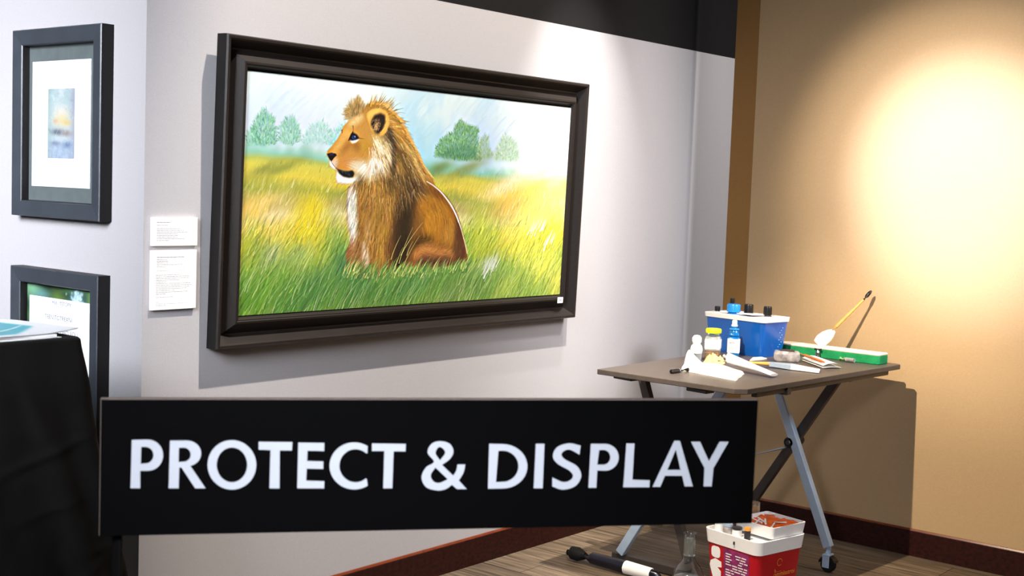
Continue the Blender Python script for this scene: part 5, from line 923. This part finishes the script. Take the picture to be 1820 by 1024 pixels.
# amber packs behind the tray
def pack(x, y, w, l, h, rot, m, label):
    p = TC+TR @ V((x, y, .2355)); t = thing('clear_pack', p, label, 'pack'); rb = TR @ RZ(rot)
    MB().box(p+V((0, 0, h/2)), (w, l, h), .004, rb, 2).build('wrapper', M['clearplastic'], t, True); MB().box(p+V((0, 0, h*.46)), (w*.86, l*.86, h*.7), .003, rb, 2).build('filling', M[m], t, True)
pack(.045, .092, .13, .045, .090, 3, 'amber', 'clear pack of amber stuff behind the orange tray')
pack(-.054, .092, .04, .045, .075, -6, 'brownstick', 'clear pack of brown stuff at the back of the red tub')
# clear flask
p = V((1.922, -.765, 0)); t = thing('flask', p, 'clear flask with round bottom and straight neck on the floor beside the red tub', 'flask')
MB().lathe(p, [(0, .002), (.040, .002), (.056, .012), (.062, .034), (.057, .060), (.042, .086), (.028, .100), (.022, .116), (.022, .205), (.026, .210), (.0235, .210), (.0195, .204), (.0195, .117), (.026, .099), (.040, .083), (.054, .058), (.059, .034), (.053, .014), (.039, .0045), (0, .0045)], 36, close=False).build('glass_body', M['glass'], t, True)
MB().lathe(p, [(0, .0048), (.0385, .0048), (.052, .0145), (.058, .034), (.055, .040), (0, .040)], 32, close=False).build('white_residue', M['wrap'], t, True)
MB().lathe(p, [(.0222, .125), (.0226, .125), (.0226, .19), (.0222, .19)], 24).build('paper_band', M['clearplastic'], t, True)
# rolled umbrella
a, b = V((1.882, -.235, .033)), V((1.884, -.665, .027)); d = b-a
t = thing('umbrella', (a.x, a.y, 0), 'black rolled umbrella with a white band lying on the floor below the sign', 'umbrella')
MB().tube([a+d*-.03+V((0, 0, -.004)), a+d*.02, a+d*.09, a+d*.14, a+d*.17], [.012, .026, .028, .020, .014], 20).build('grip', M['rubber'], t, True)
MB().tube([a+d*.14, a+d*.25, a+d*.6, a+d*.95, b], [.019, .023, .025, .019, .006], 20).build('rolled_canopy', M['navy'], t, True)
lbm = MB().tube([a+d*.62, a+d*.625, a+d*.90, a+d*.905], [.0245, .0262, .0235, .0215], 20).build('white_band', M['paper'], t, True)

# ================================================================ LIGHT
def spot(name, loc, to, power, col, cone, blend, rad):
    l = bpy.data.lights.new(name, 'SPOT'); l.energy = power; l.color = col; l.spot_size = R(cone); l.spot_blend = blend; l.shadow_soft_size = rad
    o = bpy.data.objects.new(name, l); COL.objects.link(o); o.location = loc; o.rotation_euler = (V(to)-V(loc)).to_track_quat('-Z', 'Y').to_euler(); return o
def area(name, loc, to, power, col, sx, sy):
    l = bpy.data.lights.new(name, 'AREA'); l.energy = power; l.color = col; l.shape = 'RECTANGLE'; l.size = sx; l.size_y = sy
    o = bpy.data.objects.new(name, l); COL.objects.link(o); o.location = loc; o.rotation_euler = (V(to)-V(loc)).to_track_quat('-Z', 'Y').to_euler(); return o
WARM = (1.0, .93, .85); TUNG = (1.0, .84, .62)
spot('picture_spot', (1.10, -2.55, 6.38), (1.16, 0, 1.40), 2700, WARM, 28, .6, .05)
spot('wall_spot', (2.12, -.62, 2.95), (2.12, 0, 1.70), 150, (1, .98, .95), 43, 1, .02)
spot('tan_wall_spot', (.80, -1.0, 2.48), (3.009, -1.27, 1.57), 95, TUNG, 43, .6, .012)
spot('tan_wall_core', (.80, -1.0, 2.48), (3.009, -1.31, 1.58), 250, (.98, .92, .92), 42, 1, .012)
spot('tan_wall_centre', (.80, -1.0, 2.48), (3.009, -1.32, 1.60), 620, (.90, .94, 1.14), 29, 1, .012)
spot('tan_wall_spill', (.80, -1.0, 2.48), (2.65, -1.2, 0), 380, TUNG, 60, .8, .012)
spot('leaflet_fill', (-.75, -1.2, 4.2), (-.78, -.34, 1.1), 90, (1, .98, .96), 16, .8, .03)  # added lamp without a known fixture, brightens the leaflets
spot('tub_fill', (.9, -3.6, 2.9), (2.03, -1.0, .2), 95, (.92, .96, 1.0), 13, .8, .03)  # invented lamp that lifts the red tub and the things around it
spot('gap_fill', (3.13, -3.2, 5.2), (3.2, 0, 1.0), 1080, (.98, .95, .94), 40, 1, .2)  # unseen lamp added behind the tan wall to light the back wall's dark end
wl = area('window_light', (-3.6, -1.4, 2.8), (0, 1.5, 1.3), 70, (.86, .91, 1.0), 2, 1.6); wl.data.spread = R(50)
sl_ = area('sign_fill', (-2.9, -2.7, 2.3), (-.85, -2.0, 1.05), 6.2, (.92, .95, 1.0), .6, .6); sl_.data.spread = R(44)  # soft light added only to brighten the sign letters
al = area('back_wall_fill', (2.3, -3.7, 3.0), (2.85, 0, 1.2), 10, (.95, .96, 1.0), 1.0, 1.0); al.data.spread = R(44)  # made-up fill for the right part of the back wall
area('room_fill', (-1.0, -4.6, 3.6), (1.0, 0, .9), 3.5, (.85, .92, 1.0), 3, 3)  # general fill added from the camera side, not a fixture
w = bpy.data.worlds.new('room_ambience'); scene.world = w; w.use_nodes = True
bg = w.node_tree.nodes['Background']; bg.inputs['Color'].default_value = (.80, .86, 1.0, 1); bg.inputs['Strength'].default_value = .055

# ================================================================ CAMERA
K = {'loc': [-2.29572, -3.2985, 1.5], 'r': [0.635388, -0.771314, 0.036831], 'u': [0.036257, 0.077444, 0.996337], 'f': [0.771342, 0.631725, -0.077173], 'fpx': 2318.39621}
cd = bpy.data.cameras.new('camera'); co = bpy.data.objects.new('camera', cd); COL.objects.link(co)
r, u, f = V(K['r']), V(K['u']), V(K['f'])
co.matrix_world = Matrix(((r.x, u.x, -f.x, K['loc'][0]), (r.y, u.y, -f.y, K['loc'][1]), (r.z, u.z, -f.z, K['loc'][2]), (0, 0, 0, 1)))
cd.sensor_width = 36; cd.lens = 36*K['fpx']/1820; cd.clip_start = .05
cd.shift_x = .45/1820; cd.shift_y = -2.48/1820
cd.dof.use_dof = True; cd.dof.focus_distance = 4.9; cd.dof.aperture_fstop = 9
scene.camera = co
scene.view_settings.view_transform = 'Standard'; scene.view_settings.look = 'None'; scene.view_settings.exposure = 0; scene.view_settings.gamma = 1
